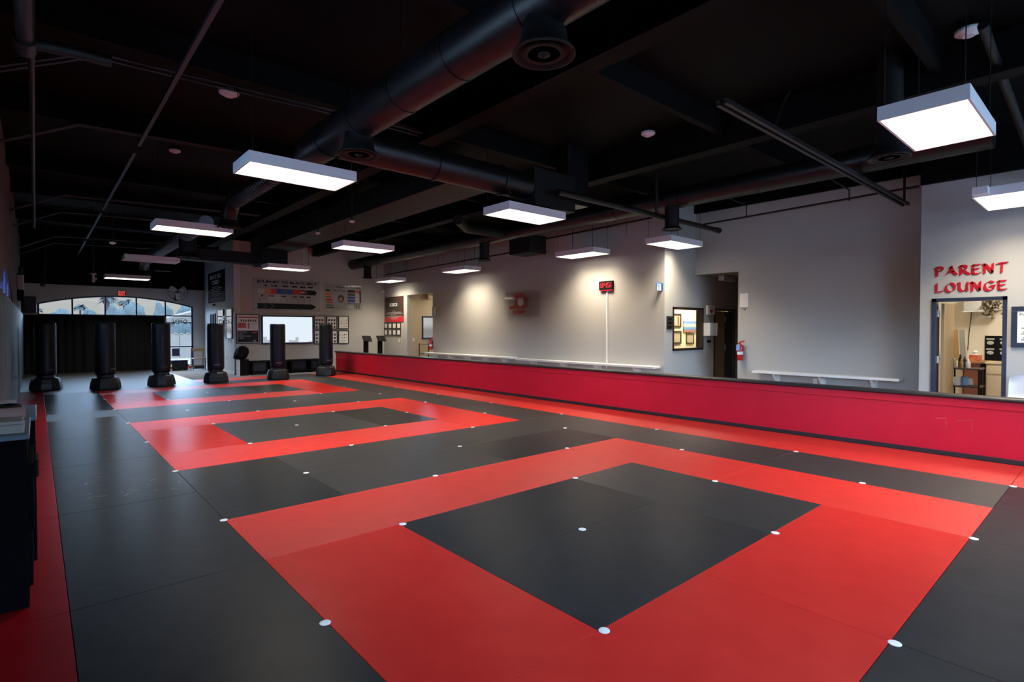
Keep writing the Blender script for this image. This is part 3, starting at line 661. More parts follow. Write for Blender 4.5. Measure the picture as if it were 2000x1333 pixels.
# ------------------------------------------------------------------ padding / curtains, back-wall fittings
def pleats(b, p0, p1, z0, z1, n, amp, d):
    p0 = Vector(p0); p1 = Vector(p1); d = Vector(d); vs = []; m = n*6
    for i in range(m+1):
        t = i/m; q = p0+(p1-p0)*t+d*(amp*(.5+.5*math.sin(2*PI*t*n+1.3*math.sin(7*t*PI)))+.01)
        vs += [(q.x, q.y, z0), (q.x, q.y, z1)]
    fs = [(2*i, 2*i+2, 2*i+3, 2*i+1) for i in range(m)]
    b.add(vs, fs, True)
    top = []
    for i in range(m+1):
        t = i/m; q = p0+(p1-p0)*t; top += [(vs[2*i+1]), (q.x, q.y, z1)]
    b.add(top, [(2*i, 2*i+2, 2*i+3, 2*i+1) for i in range(m)])
    return b
def back_zone():
    single('back_curtain', pleats(B(), (XL+.05, YB-.01, 0), (3.74, YB-.01, 0), FZ, 2.035, 15, .05, -Y), M['back_curtain'], 'black pleated padding below the arched window', 'curtain')
    single('side_curtain', pleats(B(), (XL+.002, YB-.1, 0), (XL+.002, 2.6, 0), FZ, 2.03, 22, .045, X), M['curtain'], 'black pleated padding along the side wall with blue sheen', 'curtain')
    single('wall_speaker', B().box(XL+.06, .03, YB-.25, YB-.02, 2.10, 2.64, .02), M['curtain'], 'black speaker box standing in corner beside the arched window', 'speaker')
    t = thing('wall_mount_speaker', (XL+.1, 20, 2.5), 'grey and black loudspeaker bracketed high on the side wall', 'speaker')
    part('cabinet', B().box(XL+.0, XL+.14, 19.4, 19.75, 2.58, 2.98, .02), M['clearplastic'], t)
    part('grille', B().box(XL+.0, XL+.14, 19.38, 19.75, 2.30, 2.58, .02), M['black'], t)
    part('bracket', B().box(XL, XL+.15, 19.45, 19.7, 2.98, 3.02).cyl((XL+.08, 19.5, 3.0), (XL+.08, 19.5, 3.2), .05, 12), M['duct'], t)
    t = thing('hanging_cable_box', (XL+.2, 19, 2.9), 'small dark box with hanging cable in far corner under the deck', 'box')
    part('body', B().box(.12, .24, 22.0, 22.1, 2.85, 2.97, .01), M['duct'], t); part('cable', B().tube([(.2, 22.05, 2.97), (.24, 22.0, 3.3), (.3, 22.0, ZC)], .012, 6), M['steel'], t)
    # exit sign
    t = thing('exit_sign', (2.4, YB-.02, 2.78), 'red EXIT sign over the arched window', 'exit sign')
    part('housing', B().box(2.285, 2.535, YB-.05, YB-.002, 2.785, 2.955, .006), M['exit_white'], t)
    part('lettering', B().text('EXIT', (2.305, YB-.0505, 2.80), X, Z, .205, .14, .006, .02).box(2.29, 2.53, YB-.0515, YB-.05, 2.787, 2.797), M['exit_red'], t, 'glowing red EXIT letters')
    # wall fan
    c = Vector((4.115, 24.15, 2.985)); t = thing('wall_fan', c, 'wall fan with three pale blades and wire cage above the glass panel', 'fan')
    part('motor', B().cyl(c+Vector((0, -.03, 0)), c+Vector((0, .12, 0)), .055, 20), M['duct'], t)
    for a in (90+58, 90-58, 270):
        d = Vector((math.cos(math.radians(a)), 0, math.sin(math.radians(a)))); p = Vector((-d.z, 0, d.x))
        bl = B(); pts = [(.05, -.03), (.09, -.075), (.27, -.075), (.30, -.05), (.30, .06), (.27, .075), (.09, .06), (.05, .03)]
        bl.plate(pts, c-Y*.03, d, p+Y*.25, .006); part('blade', bl, M['white_metal'], t)
    cg = B(); 
    for r, y in ((.335, 0), (.33, -.09), (.22, -.12), (.1, -.13)): cg.tube([c+Vector((r*math.cos(2*PI*k/32), y, r*math.sin(2*PI*k/32))) for k in range(33)], .004, 5, False)
    for k in range(12):
        a = 2*PI*k/12; u = Vector((math.cos(a), 0, math.sin(a))); cg.tube([c+u*.06-Y*.135, c+u*.22-Y*.12, c+u*.33-Y*.09, c+u*.335, c+u*.2+Y*.1], .0025, 4)
    part('cage', cg, M['steel'], t)
    part('wall_arm', B().tube([c+Y*.1, c+Vector((0, .3, -.1)), Vector((c.x, YB-.005, 2.72))], .022, 8).box(c.x-.05, c.x+.05, YB-.02, YB-.001, 2.66, 2.8), M['duct'], t)
    # chair, bench, bin by the glass
    cx, cy = 4.74, 23.85; t = thing('wooden_chair', (cx, cy, FZ), 'light wooden chair with dark legs beside the glass panel', 'chair')
    part('seat', B().box(cx-.24, cx+.22, cy-.22, cy+.22, .395, .43, .012), M['wood'], t)
    part('backrest', B().box(cx-.17, cx+.24, cy+.18, cy+.215, .69, .80, .012), M['wood'], t)
    for sx in (-.22, .19):
        part('leg', B().cyl((cx+sx, cy-.2, FZ), (cx+sx, cy-.2, .40), .014, 8), M['dark_metal'], t)
        part('leg', B().tube([(cx+sx-.01, cy+.21, FZ), (cx+sx, cy+.19, .42), (cx+sx+.02, cy+.21, .8)], .014, 8), M['dark_metal'], t)
    part('stretcher', B().cyl((cx-.22, cy-.2, .16), (cx-.22, cy+.2, .16), .01, 6).cyl((cx+.19, cy-.2, .16), (cx+.19, cy+.2, .16), .01, 6), M['dark_metal'], t)
    t = thing('low_ottoman', (4.12, 24.05, FZ), 'low dark blue padded box under the glass panel', 'ottoman')
    part('body', B().box(3.86, 4.38, 23.85, 24.3, FZ, .33, .03), M['vinyl'], t); part('top', B().box(3.85, 4.39, 23.84, 24.31, .33, .37, .015), M['win_frame'], t)
    for i, x in enumerate((3.78, 4.42)):
        b = B().use(M['white']).lathe([(.04, 0), (.045, .01), (.045, .24), (.03, .25)], (x, 23.7, FZ), 14); b.use(M['ext_red']).lathe([(.0455, .08), (.0455, .17)], (x, 23.7, FZ), 14)
        single('drink_can', b, None, ['tall red and white canister by window curtain edge of ottoman', 'tall red and white canister between ottoman and chair'][i], 'canister', 'canisters by the ottoman')
    t = thing('waste_bin', (4.9, 22.6, FZ), 'small dark bin with white liner beside the mirrored wall', 'bin')
    part('bin_body', B().lathe([(.09, 0), (.12, .22), (.115, .22)], (4.88, 22.6, FZ), 20), M['plastic'], t)
    part('liner', B().lathe([(.125, .16), (.128, .28), (.11, .30), (.09, .26)], (4.88, 22.6, FZ), 18), M['white'], t, 'white bin liner')
    # return wall: creed poster, mirrors
    def P(y, z, o=.012): return (XS-o, y, z)
    t = thing('creed_sign', (XS, 22.55, 2.54), 'dark BLACK BELT CREED poster on the return wall', 'poster')
    part('panel', B().box(XS-.015, XS-.001, 21.31, 23.79, 2.545, 3.70), M['creed'], t)
    u = -Y; b = B()
    b.text('BLACK BELT', P(23.45, 3.44, .0155), u, Z, 1.75, .15, .003, .03); b.text('CREED', P(23.15, 3.22, .0155), u, Z, 1.05, .16, .003, .03)
    part('heading', b, M['grey_ink'], t)
    b = B()
    for i, (c, w) in enumerate(((22.55, 1.1), (22.55, 1.7), (22.55, 1.5), (22.6, 1.0), (22.6, 1.35), (22.6, .7), (22.6, 1.4), (22.6, 2.1), (22.6, 1.0))):
        z = 3.13-.064*i-(.02 if i > 3 else 0)-(.02 if i > 5 else 0)
        n = int(w/.14)
        for k in range(n): b.box(XS-.0165, XS-.0155, c-w/2+w*k/n, c-w/2+w*(k+.78)/n, z-.011, z+.011)
    part('small_text', b, M['grey_ink'], t)
    for i, (a, c, z0, z1, lab) in enumerate(((20.42, 21.12, 1.23, 2.23, 'tallest wall mirror, at the outer corner of the return wall'), (21.55, 22.35, 1.30, 2.23, 'middle wall mirror below the creed poster'), (22.75, 23.4, 1.3, 2.11, 'wall mirror nearest the window on the return wall'))):
        t = thing('wall_mirror', (XS, (a+c)/2, z0), lab, 'mirror', 'mirrors on the return wall')
        part('glass', B().box(XS-.03, XS-.012, a, c, z0, z1), M['mirror'], t)
        fr = B(); fr.box(XS-.04, XS-.001, a-.05, a, z0-.02, z1+.03); fr.box(XS-.04, XS-.001, c, c+.05, z0-.02, z1+.03); fr.box(XS-.04, XS-.001, a, c, z1, z1+.03); fr.box(XS-.04, XS-.001, a, c, z0-.02, z0); part('frame', fr, M['win_frame'], t)
    b = B().box(XS-.05, XS-.001, 21.2, 21.42, 1.94, 2.02).box(XS-.06, XS-.001, 21.22, 21.45, 1.86, 1.92)
    single('wall_bracket', b, M['win_frame'], 'dark bracket between the tallest and middle wall mirrors', 'bracket')
    single('wall_mount_thermostat', B().box(XS-.03, XS-.001, 24.0, 24.1, 2.9, 3.0, .005), M['white'], 'small white box on return wall beside the creed poster', 'thermostat')
    single('wall_mount_fixture', B().box(XS-.06, XS-.001, 22.75, 22.95, 2.43, 2.49, .01), M['black'], 'small black fixture under the creed poster', 'fixture')
    for i, y in enumerate((20.95, 20.6)): single('wall_outlet', B().box(XS-.012, XS-.001, y-.04, y+.04, 1.06, 1.18, .003), M['white'], ['white wall plate under the tallest mirror, window side', 'white wall plate under the tallest mirror, corner side'][i], 'wall plate')
    single('low_outlet', B().box(XS-.012, XS-.001, 21.2, 21.28, .47, .56, .003), M['white'], 'white outlet low on the mirrored return wall', 'outlet')
back_zone()

# ------------------------------------------------------------------ poster wall
def poster_wall():
    yy = YJ-.001
    def sign(name, x0, x1, z0, z1, label, m, th=.014, cat='sign'):
        t = thing(name, ((x0+x1)/2, YJ, z0), label, cat)
        part('panel', B().box(x0, x1, YJ-th, yy, z0, z1), m, t); return t
    x0, x1, z0, z1 = 5.71, 8.07, 2.205, 3.345; w = x1-x0; h = z1-z0; yf = YJ-.0145
    t = sign('journey_sign', x0, x1, z0, z1, 'large JOURNEY TO BLACK BELT sign with coloured belt arrow', M['board'])
    def U(u): return x0+u*w
    def V(v): return z1-v*h
    part('heading', B().text('JOURNEY TO BLACK BELT', (U(.05), yf, V(.165)), X, Z, .90*w, .105*h, .002, .032), M['ink'], t)
    a0, a1 = V(.315), V(.47); am = (a0+a1)/2; b = B()
    segs = [(.06, .145, 'pale_green'), (.145, .24, 'orange'), (.24, .32, 'red_ink'), (.32, .42, 'blue_ink'), (.42, .50, 'teal_ink'), (.50, .565, 'blue_ink'), (.565, .70, 'red_ink'), (.70, .80, 'brown_ink')]
    tip = .02
    for i, (s, e, m) in enumerate(segs):
        b.use(M[m]); l = 0 if i == 0 else tip
        b.plate([(U(s), a1), (U(e), a1), (U(e+tip), am), (U(e), a0), (U(s), a0), (U(s+l), am)], (0, yf, 0), X, Z, .002)
    b.use(M['ink']).plate([(U(.80), a1), (U(.92), a1), (U(.955), am), (U(.92), a0), (U(.80), a0), (U(.82), am)], (0, yf, 0), X, Z, .002)
    b.use(M['paper']).box(U(.70), U(.76), yf-.003, yf, am-.015, am+.015)
    part('belt_arrow', b, None, t, 'arrow of coloured belt stages')
    b = B().use(M['ink']); s0, s1 = V(.77), V(.945)
    b.plate([(U(.06), s1), (U(.87), s1), (U(.945), (s0+s1)/2), (U(.87), s0), (U(.06), s0)], (0, yf, 0), X, Z, .002); b.use(M['grey_ink'])
    for u in (.135, .235):
        for p, q in (((u, s0), (u+.06, (s0+s1)/2)), ((u+.06, (s0+s1)/2), (u, s1))):
            b.tube([(U(p[0]), yf-.003, p[1]), (U(q[0]), yf-.003, q[1])], .004, 4)
    part('black_arrow', b, None, t, 'black arrow')
    b = B()
    for u, m in ((.15, 'orange'), (.30, 'teal_ink'), (.46, 'ink'), (.60, 'ink'), (.725, 'ink'), (.845, 'ink')):
        b.use(M[m]).box(U(u-.04), U(u+.01), yf-.002, yf, V(.245), V(.20)); b.use(M['ink']).box(U(u+.01), U(u+.045), yf-.002, yf, V(.245), V(.20))
    for u, m in ((.10, 'pale_green'), (.26, 'red_ink'), (.43, 'blue_ink'), (.60, 'red_ink'), (.71, 'brown_ink'), (.82, 'ink')):
        b.use(M[m]).box(U(u-.035), U(u+.012), yf-.002, yf, V(.565), V(.52)); b.use(M['ink']).box(U(u+.012), U(u+.035), yf-.002, yf, V(.565), V(.52))
    part('belt_swatches', b, None, t)
    b = B()
    for u in (.085, .19, .29, .39, .475, .56, .65, .745, .835):
        c = (U(u), yf, V(.66)); b.ring(c, X, Z, .022, .030, 10, .002, -.5, PI); b.tube([(U(u)+.02, yf-.001, V(.66)), (U(u)+.025, yf-.001, V(.715)), (U(u)+.005, yf-.001, V(.735))], .005, 4)
    part('figures', b, M['dark_metal'], t)
    b = B()
    for u in (.015, .35, .68, .985):
        for v in (.03, .97):
            if not (v == .03 and u in (.35, .68)): b.cyl((U(u), yf-.01, V(v)), (U(u), yf, V(v)), .014, 10)
    part('standoffs', b, M['ink'], t)
    # belt chart board
    x0, x1, z0, z1 = 8.27, 9.77, 2.30, 3.27; w = x1-x0; h = z1-z0
    t = sign('belt_chart_sign', x0, x1, z0, z1, 'smaller white chart of belt colours with round photo', M['board'])
    part('heading', B().text('Journey To Black Belt', (U(.30), yf, V(.15)), X, Z, .64*w, .09*h, .002, .03), M['ink'], t)
    b = B()
    for m, v0, v1, u1 in (('ink', .22, .28, .12), ('salmon', .33, .43, .19), ('orange', .44, .48, .17), ('brown_ink', .485, .51, .16), ('salmon', .53, .57, .18), ('red_ink', .58, .66, .19), ('brown_ink', .70, .73, .2), ('salmon', .74, .78, .2), ('teal_ink', .81, .86, .22), ('ink', .90, .94, .23)):
        b.use(M[m]).box(U(.02), U(u1), yf-.002, yf, V(v1), V(v0))
    for m, v0, v1 in (('ink', .20, .30), ('brown_ink', .33, .43), ('blue_ink', .46, .55), ('blue_ink', .58, .68), ('teal_ink', .74, .76)):
        b.use(M[m]).box(U(.60), U(.80), yf-.002, yf, V(v1), V(v0))
    b.use(M['red_ink']).box(U(.80), U(.93), yf-.002, yf, V(.31), V(.21))
    b.use(M['ink']).box(U(.93), U(.965), yf-.002, yf, V(.70), V(.21))
    for k in range(5): b.box(U(.79+.034*k), U(.803+.034*k), yf-.002, yf, V(.95), V(.72))
    b.use(M['pale_green']).box(U(.60), U(.78), yf-.002, yf, V(.95), V(.80))
    b.use(M['paper'])
    for k in range(4): b.box(U(.825+.03*k), U(.835+.03*k), yf-.003, yf, V(.71), V(.33))
    part('colour_bars', b, None, t)
    b = B(); b.plate([(.13*math.cos(2*PI*k/28), .145*math.sin(2*PI*k/28)) for k in range(28)], (U(.42), yf, V(.56)), X, Z, .002); b.use(M['brown_ink'])
    b.mats = [M['brown_ink'], M['salmon']]; b.mi = [0]*len(b.f); b.use(M['salmon']).plate([(-.10, -.03), (-.02, .05), (.0, .07), (.03, .06), (.06, .0), (.05, -.09), (-.04, -.10)], (U(.42), yf-.0025, V(.56)), X, Z, .001)
    part('round_photo', b, None, t)
    b = B()
    for u, w_ in ((.23, .06), (.32, .04), (.38, .02), (.44, .05), (.50, .04)): b.box(U(u), U(u+w_), yf-.002, yf, V(.27), V(.245))
    part('small_text', b, M['ink'], t)
    # framed poster, television, framed charts
    def framed(name, x0, x1, z0, z1, label, cat, fm, pm, e=.035, group=None, y=YJ, d=.03):
        t = thing(name, ((x0+x1)/2, y, z0), label, cat, group)
        f = B(); f.box(x0, x1, y-d, y-.001, z0, z0+e); f.box(x0, x1, y-d, y-.001, z1-e, z1); f.box(x0, x0+e, y-d, y-.001, z0+e, z1-e); f.box(x1-e, x1, y-d, y-.001, z0+e, z1-e)
        part('frame', f, fm, t); part('print', B().box(x0+e, x1-e, y-d*.6, y-.001, z0+e, z1-e), pm, t); return t
    x0, x1, z0, z1 = 5.15, 5.91, 1.04, 2.07; w = x1-x0; h = z1-z0; yf = YJ-.0185
    t = framed('lab_poster', x0, x1, z0, z1, 'framed MARTIAL ARTS PERFORMANCE LAB poster beside the television', 'poster', M['frame_blk'], M['paper'])
    b = B(); b.use(M['ink']).box(U(.06), U(.94), yf-.001, yf, V(.95), V(.56)); b.use(M['red_ink']).box(U(.1), U(.94), yf-.001, yf, V(.13), V(.09)); b.box(U(.08), U(.42), yf-.001, yf, V(.47), V(.30)); b.box(U(.5), U(.56), yf-.001, yf, V(.5), V(.30)); b.box(U(.68), U(.9), yf-.002, yf, V(.65), V(.60))
    part('blocks', b, None, t)
    b = B().use(M['ink']); rnd = random.Random(1)
    for k in range(7): b.plate([(U(.2+.1*k), V(.26)), (U(.26+.1*k), V(.26)), (U(.24+.1*k), V(.17+.04*rnd.random())), (U(.2+.1*k), V(.19))], (0, yf-.001, 0), X, Z, .001)
    b.use(M['grey_ink'])
    for k in range(6): b.box(U(.62), U(.82+.06*(k % 2)), yf-.001, yf, V(.32+.035*k), V(.308+.035*k))
    for txt, v, ww in (('MARTIAL', .63, .36), ('ARTS', .70, .2), ('PERFORMANCE', .77, .52), ('LAB', .84, .2)): b.text(txt, (U(.10), yf-.001, V(v)), X, Z, ww*w, .05*h, .001)
    b.plate([(U(.7), V(.91)), (U(.78), V(.94)), (U(.86), V(.91)), (U(.78), V(.875))], (0, yf-.001, 0), X, Z, .001)
    part('lettering', b, None, t)
    t = thing('television', (6.89, YJ, 1.02), 'wall television showing a bright pale picture', 'television')
    part('bezel', B().box(5.965, 7.81, YJ-.06, YJ-.001, 1.01, 2.03, .008), M['win_frame'], t)
    b = B().use(M['screen']).box(6.015, 7.755, YJ-.062, YJ-.0595, 1.065, 1.985)
    part('screen', b, None, t)
    g = mat('grey_picture_patch', (.1, .1, .1), .4, emit=(.45, .50, .52), es=.9); b = B()
    for x, q, z in ((6.02, 6.14, 1.28), (6.14, 6.35, 1.16), (6.9, 7.0, 1.15), (7.0, 7.14, 1.14), (7.14, 7.24, 1.25), (7.62, 7.75, 1.11)): b.box(x, q, YJ-.0632, YJ-.0622, 1.068, z)
    part('picture', b, g, t)
    single('television_sensor', B().box(6.87, 6.91, YJ-.08, YJ-.001, 2.035, 2.075, .008), M['white'], 'tiny white sensor on the top edge of the television', 'sensor')
    fr = [(7.845, 8.265, 1.54, 2.055, 'photo', 'top row beside the television'), (8.32, 8.735, 1.54, 2.055, 'photo', 'top row, middle of the row'), (8.785, 9.205, 1.55, 2.06, 'line', 'top row, end by the kiosks'),
          (7.845, 8.265, .98, 1.505, 'photo', 'bottom row beside the television'), (8.32, 8.75, .985, 1.505, 'photo', 'bottom row, middle of the row'), (8.785, 9.205, .98, 1.505, 'line', 'bottom row, end by the kiosks')]
    for i, (x0, x1, z0, z1, kind, lab) in enumerate(fr):
        t = framed('framed_chart', x0, x1, z0, z1, f'black framed chart of {"small photos" if kind == "photo" else "stick figures"}, {lab}', 'framed chart', M['frame_blk'], M['paper'], .028, 'framed charts beside the television')
        w = x1-x0; h = z1-z0; b = B()
        if kind == 'photo':
            for r in range(3):
                for c in range(3):
                    b.use(M['brown_ink' if (r+c) % 2 else 'dark_metal']).box(U(.14+.26*c), U(.32+.26*c), yf-.001, yf, V(.40+.25*r), V(.25+.25*r))
        else:
            b.use(M['ink']); rnd = random.Random(i)
            for r in range(3):
                for c in range(4):
                    if rnd.random() < .75: b.box(U(.12+.2*c), U(.12+.2*c+.05+.08*rnd.random()), yf-.001, yf, V(.34+.24*r), V(.27+.24*r+.05*rnd.random()))
                b.box(U(.12), U(.7), yf-.001, yf, V(.42+.24*r), V(.41+.24*r))
        part('pictures', b, None, t)
    # cubby bench below
    t = thing('cubby_bench', (6.75, YJ-.25, FZ), 'low black cubby bench under the television wall', 'cubby')
    bx0, bx1, by0, by1 = 5.52, 8.12, YJ-.45, YJ-.005
    part('top', B().box(bx0, bx1, by0, by1, .40, .445, .005), M['black'], t)
    part('back', B().box(bx0, bx1, by1-.02, by1, FZ, .40), M['dark_metal'], t)
    for x in (bx0, 6.15, 6.85, 7.55, bx1-.06): part('divider', B().box(x, x+.06, by0+.01, by1-.02, FZ, .40), M['black'], t)
    part('shelf', B().box(bx0+.06, bx1-.06, by0+.03, by1-.02, .05, .075), M['black'], t)
    # bag on stand
    t = thing('gear_stand', (5.27, YJ-.3, FZ), 'narrow black pedestal beside the return wall corner', 'stand')
    part('column', B().box(5.13, 5.42, YJ-.5, YJ-.2, FZ, .52, .01), M['black'], t)
    part('side_panel', B().box(5.095, 5.128, YJ-.52, YJ-.22, FZ, .52), M['white_metal'], t, 'pale side panel')
    t = thing('black_backpack', (5.22, YJ-.35, .52), 'slumped black backpack on the narrow pedestal', 'backpack')
    bm = B().lathe([(.10, 0), (.19, .02), (.215, .12), (.20, .26), (.17, .36), (.11, .43), (.03, .45)], (5.22, YJ-.36, .525), 18)
    bm.v = [(x+.05*math.sin(9*z), y, z) for x, y, z in bm.v]; part('body', bm, M['black'], t)
    part('pocket', B().lathe([(.06, 0), (.11, .03), (.11, .17), (.05, .21)], (5.13, YJ-.5, .54), 14), M['black'], t)
    part('strap', B().tube([(5.06, YJ-.5, .9), (4.97, YJ-.5, .72), (4.96, YJ-.45, .58), (5.06, YJ-.42, .56)], .018, 8).tube([(5.34, YJ-.42, .86), (5.43, YJ-.42, .74), (5.40, YJ-.42, .66)], .016, 8), M['black'], t)
    # kiosks
    for i, x in enumerate((9.64, 10.24)):
        t = thing('tablet_kiosk', (x, 19.6, FZ), ['black tablet kiosk nearer the framed charts', 'black tablet kiosk in the corner by the certificates'][i], 'kiosk', 'black tablet kiosks')
        part('column', B().box(x-.09, x+.09, 19.55, 19.64, FZ, 1.08, .01), M['black'], t)
        part('foot', B().box(x-.18, x+.18, 19.45, 19.75, FZ, 0, .008), M['black'], t)
        hd = B().plate([(-.17, 0), (.17, 0), (.17, .26), (-.17, .26)], (x, 19.43, 1.06), X, Vector((0, .62, .78)), .04); part('head', hd, M['black'], t)
        part('screen', B().plate([(-.145, .025), (.145, .025), (.145, .235), (-.145, .235)], (x, 19.43, 1.06)-Vector((0, 0, 0)) if False else Vector((x, 19.43, 1.06))-X.cross(Vector((0, .62, .78))).normalized()*-.0405, X, Vector((0, .62, .78)), .001), M['black'], t)
    single('corner_camera', B().lathe([(.05, 0), (.07, .03), (.07, .06), (.03, .08)], (10.66, YJ-.08, 3.04), 16).cyl((10.66, YJ-.08, 3.1), (10.66, YJ-.001, 3.12), .02, 8), M['white'], 'small white dome camera in the corner above the brown poster', 'camera')
poster_wall()

# ------------------------------------------------------------------ right-hand wall
def xpanel(name, xw, y0, y1, z0, z1, label, cat, m, th=.014, group=None):
    t = thing(name, (xw, (y0+y1)/2, z0), label, cat, group); part('panel', B().box(xw-th, xw-.001, y0, y1, z0, z1), m, t); return t
def extinguisher(c, label):
    x, y, z = c; t = thing('fire_extinguisher', c, label, 'fire extinguisher')
    part('cylinder', B().lathe([(.05, 0), (.062, .015), (.062, .30), (.05, .35), (.022, .37)], c, 20), M['ext_red'], t)
    part('valve', B().cyl((x, y, z+.36), (x, y, z+.41), .02, 10).box(x-.015, x+.015, y-.08, y+.03, z+.41, z+.425), M['ext_red'], t)
    part('lever', B().tube([(x, y-.0, z+.41), (x, y-.05, z+.44), (x, y-.10, z+.45)], .009, 6), M['ext_red'], t)
    part('hose', B().tube([(x, y+.03, z+.39), (x-.02, y+.09, z+.34), (x-.02, y+.085, z+.15), (x-.02, y+.075, z+.05)], .01, 8), M['black'], t)
    part('tag', B().box(x-.072, x-.066, y-.02, y+.055, z+.22, z+.36), M['tag_blue'], t, 'light blue tag')
    part('label_band', B().lathe([(.063, .13), (.063, .20)], c, 20), M['paper'], t)
    part('bracket', B().box(x+.055, x+.085, y-.03, y+.03, z+.05, z+.34), M['steel'], t)
def bench(name, xw, y0, y1, zt, label, ns):
    t = thing(name, (xw-.15, (y0+y1)/2, zt), label, 'bench')
    part('seat_board', B().box(xw-.30, xw-.002, y0, y1, zt-.05, zt, .006), M['white'], t)
    for k in range(ns):
        y = y0+(y1-y0)*(k+.5)/ns
        b = B(); b.box(xw-.05, xw-.002, y-.045, y+.045, FZ, zt-.05); b.plate([(-.28, zt-.05), (-.05, zt-.05), (-.05, zt-.3)], (xw, y+.02, 0), X, Z, .04); part('bracket', b, M['white'], t)
def right_wall():
    x0 = XR
    t = xpanel('brown_poster', XR, 18.62, 20.08, 1.83, 2.84, 'dark brown and red poster beside the corridor opening', 'poster', M['brown_ink'])
    f = XR-.0142
    part('red_band', B().box(f-.001, f, 18.63, 20.07, 1.835, 2.03), M['red_ink'], t)
    part('inner_frame', B().box(f-.001, f, 18.85, 19.85, 2.30, 2.76), M['dark_metal'], t)
    part('plate', B().use(M['grey_ink']).box(f-.002, f-.001, 19.1, 19.7, 2.46, 2.58).use(M['dark_metal']).box(f-.003, f-.002, 19.2, 19.3, 2.49, 2.55).box(f-.003, f-.002, 19.48, 19.58, 2.49, 2.55), None, t)
    b = B()
    for k, (c, w) in enumerate(((19.35, .25), (19.35, 1.1), (19.35, 1.35), (19.4, .5), (19.35, 1.25), (19.35, .65), (19.35, .45))): b.box(f-.002, f, c-w/2, c+w/2, 2.26-.053*k, 2.275-.053*k)
    part('small_text', b, M['grey_ink'], t)
    # eight certificates
    for r in range(2):
        for c in range(4):
            ya = 20.17-.345*c; yb = ya-.31; zt = 1.80-.265*r; zb = zt-.235
            t = thing('framed_certificate', (XR, (ya+yb)/2, zb), f'small black framed certificate under the brown poster, {("upper", "lower")[r]} row, {("next to the corner", "second from the corner", "third from the corner", "nearest the corridor")[c]}', 'certificate', 'framed certificates under the brown poster')
            part('frame', B().box(XR-.02, XR-.001, yb, ya, zb, zt), M['frame_blk'], t); part('sheet', B().box(XR-.022, XR-.0195, yb+.05, ya-.05, zb+.03, zt-.03), M['paper'], t)
    single('light_switch', B().box(XR-.012, XR-.001, 18.91, 19.01, 1.03, 1.15, .003), M['white'], 'white light switch under the certificates', 'light switch')
    single('corridor_switch', B().box(10.96, 11.05, 18.345, 18.361, 1.08, 1.2, .003), M['white'], 'white switch on the tan corridor wall', 'light switch')
    single('corridor_box', B().box(11.53, 11.74, 18.1, 18.3, 2.73, 2.93, .008), M['tan_wall'], 'pale exit box hanging in the corridor', 'light box')  # an exit box, gives no light of its own
    t = thing('hand_cart', (11.35, 17.9, FZ), 'dark brown upright rack frame inside the corridor', 'rack')
    for x in (11.12, 11.53): part('post', B().cyl((x, 18.1, FZ), (x, 18.1, 1.0), .022, 10), M['dark_metal'], t)
    for z in (.60, .96): part('crossbar', B().cyl((11.12, 18.1, z), (11.53, 18.1, z), .013, 8), M['dark_metal'], t)
    part('foot', B().box(11.08, 11.57, 17.95, 18.2, FZ, FZ+.04), M['dark_metal'], t)
    xpanel('wall_mount_holder', XR, 16.36, 16.56, 2.02, 2.34, 'slim clear leaflet holder beside the corridor opening', 'holder', M['clearplastic'], .04)
    extinguisher((XR-.09, 16.58, .80), 'red fire extinguisher with blue tag beside the corridor opening')
    # clear academy sign
    ya, yb, za, zb = 12.53, 10.99, 1.90, 2.65
    t = thing('academy_sign', (XR, 11.76, za), "clear acrylic GUIDO'S MARTIAL ARTS ACADEMY sign with red letters", 'sign')
    xf = XR-.05
    part('sheet', B().box(xf, xf+.008, yb, ya, za, zb), M['acrylic'], t)
    b = B()
    for y in (ya-.06, yb+.06):
        for z in (za+.05, zb-.05): b.cyl((xf-.01, y, z), (XR-.001, y, z), .016, 12)
    part('standoffs', b, M['chrome'], t)
    u = -Y; xf -= .002; b = B()
    b.text("GUIDO'S", (xf, 12.13, 2.47), u, Z, .50, .12, .004, .025); b.text('MARTIAL ARTS', (xf, 12.28, 2.13), u, Z, .74, .10, .004, .025); b.text('ACADEMY', (xf, 12.13, 1.99), u, Z, .50, .10, .004, .025)
    part('lettering', b, M['red_letter'], t)
    b = B()   # two red sparring figures
    def fig(pts, w):
        for p, q in pts:
            d = Vector((q[0]-p[0], q[1]-p[1])); n = Vector((-d.y, d.x)).normalized()*w
            b.plate([(p[0]+n.x, p[1]+n.y), (q[0]+n.x*.5, q[1]+n.y*.5), (q[0]-n.x*.5, q[1]-n.y*.5), (p[0]-n.x, p[1]-n.y)], (xf, 11.80, 2.36), u, Z, .004)
    fig([((-.20, .05), (-.19, -.05)), ((-.19, .03), (-.25, -.0)), ((-.19, .03), (-.14, .01)), ((-.19, -.04), (-.25, -.10)), ((-.25, -.10), (-.26, -.15)), ((-.19, -.04), (-.13, -.12)), ((-.13, -.12), (-.09, -.16))], .02)
    b.ring((xf, 12.0, 2.44), u, Z, .0, .025, 12, .004)
    fig([((.20, .05), (.21, -.06)), ((.20, .03), (.15, .07)), ((.22, .03), (.30, .12)), ((.21, -.05), (.22, -.16)), ((.18, .05), (.18, -.04))], .028)
    b.ring((xf, 11.62, 2.44), u, Z, .0, .025, 12, .004); part('figures', b, M['red_letter'], t, 'pair of small red sparring figures')
    b = B(); b.plate([(.12*math.cos(2*PI*k/28), .12*math.sin(2*PI*k/28)) for k in range(28)], (xf, 11.80, 2.34), u, Z, .003); part('round_emblem', b, M['grey_ink'], t, 'pale round emblem')
    # clock, conduit, restroom sign
    t = thing('digital_clock', (XR, 8.64, 2.52), 'red LED wall clock above the thin white conduit', 'clock')
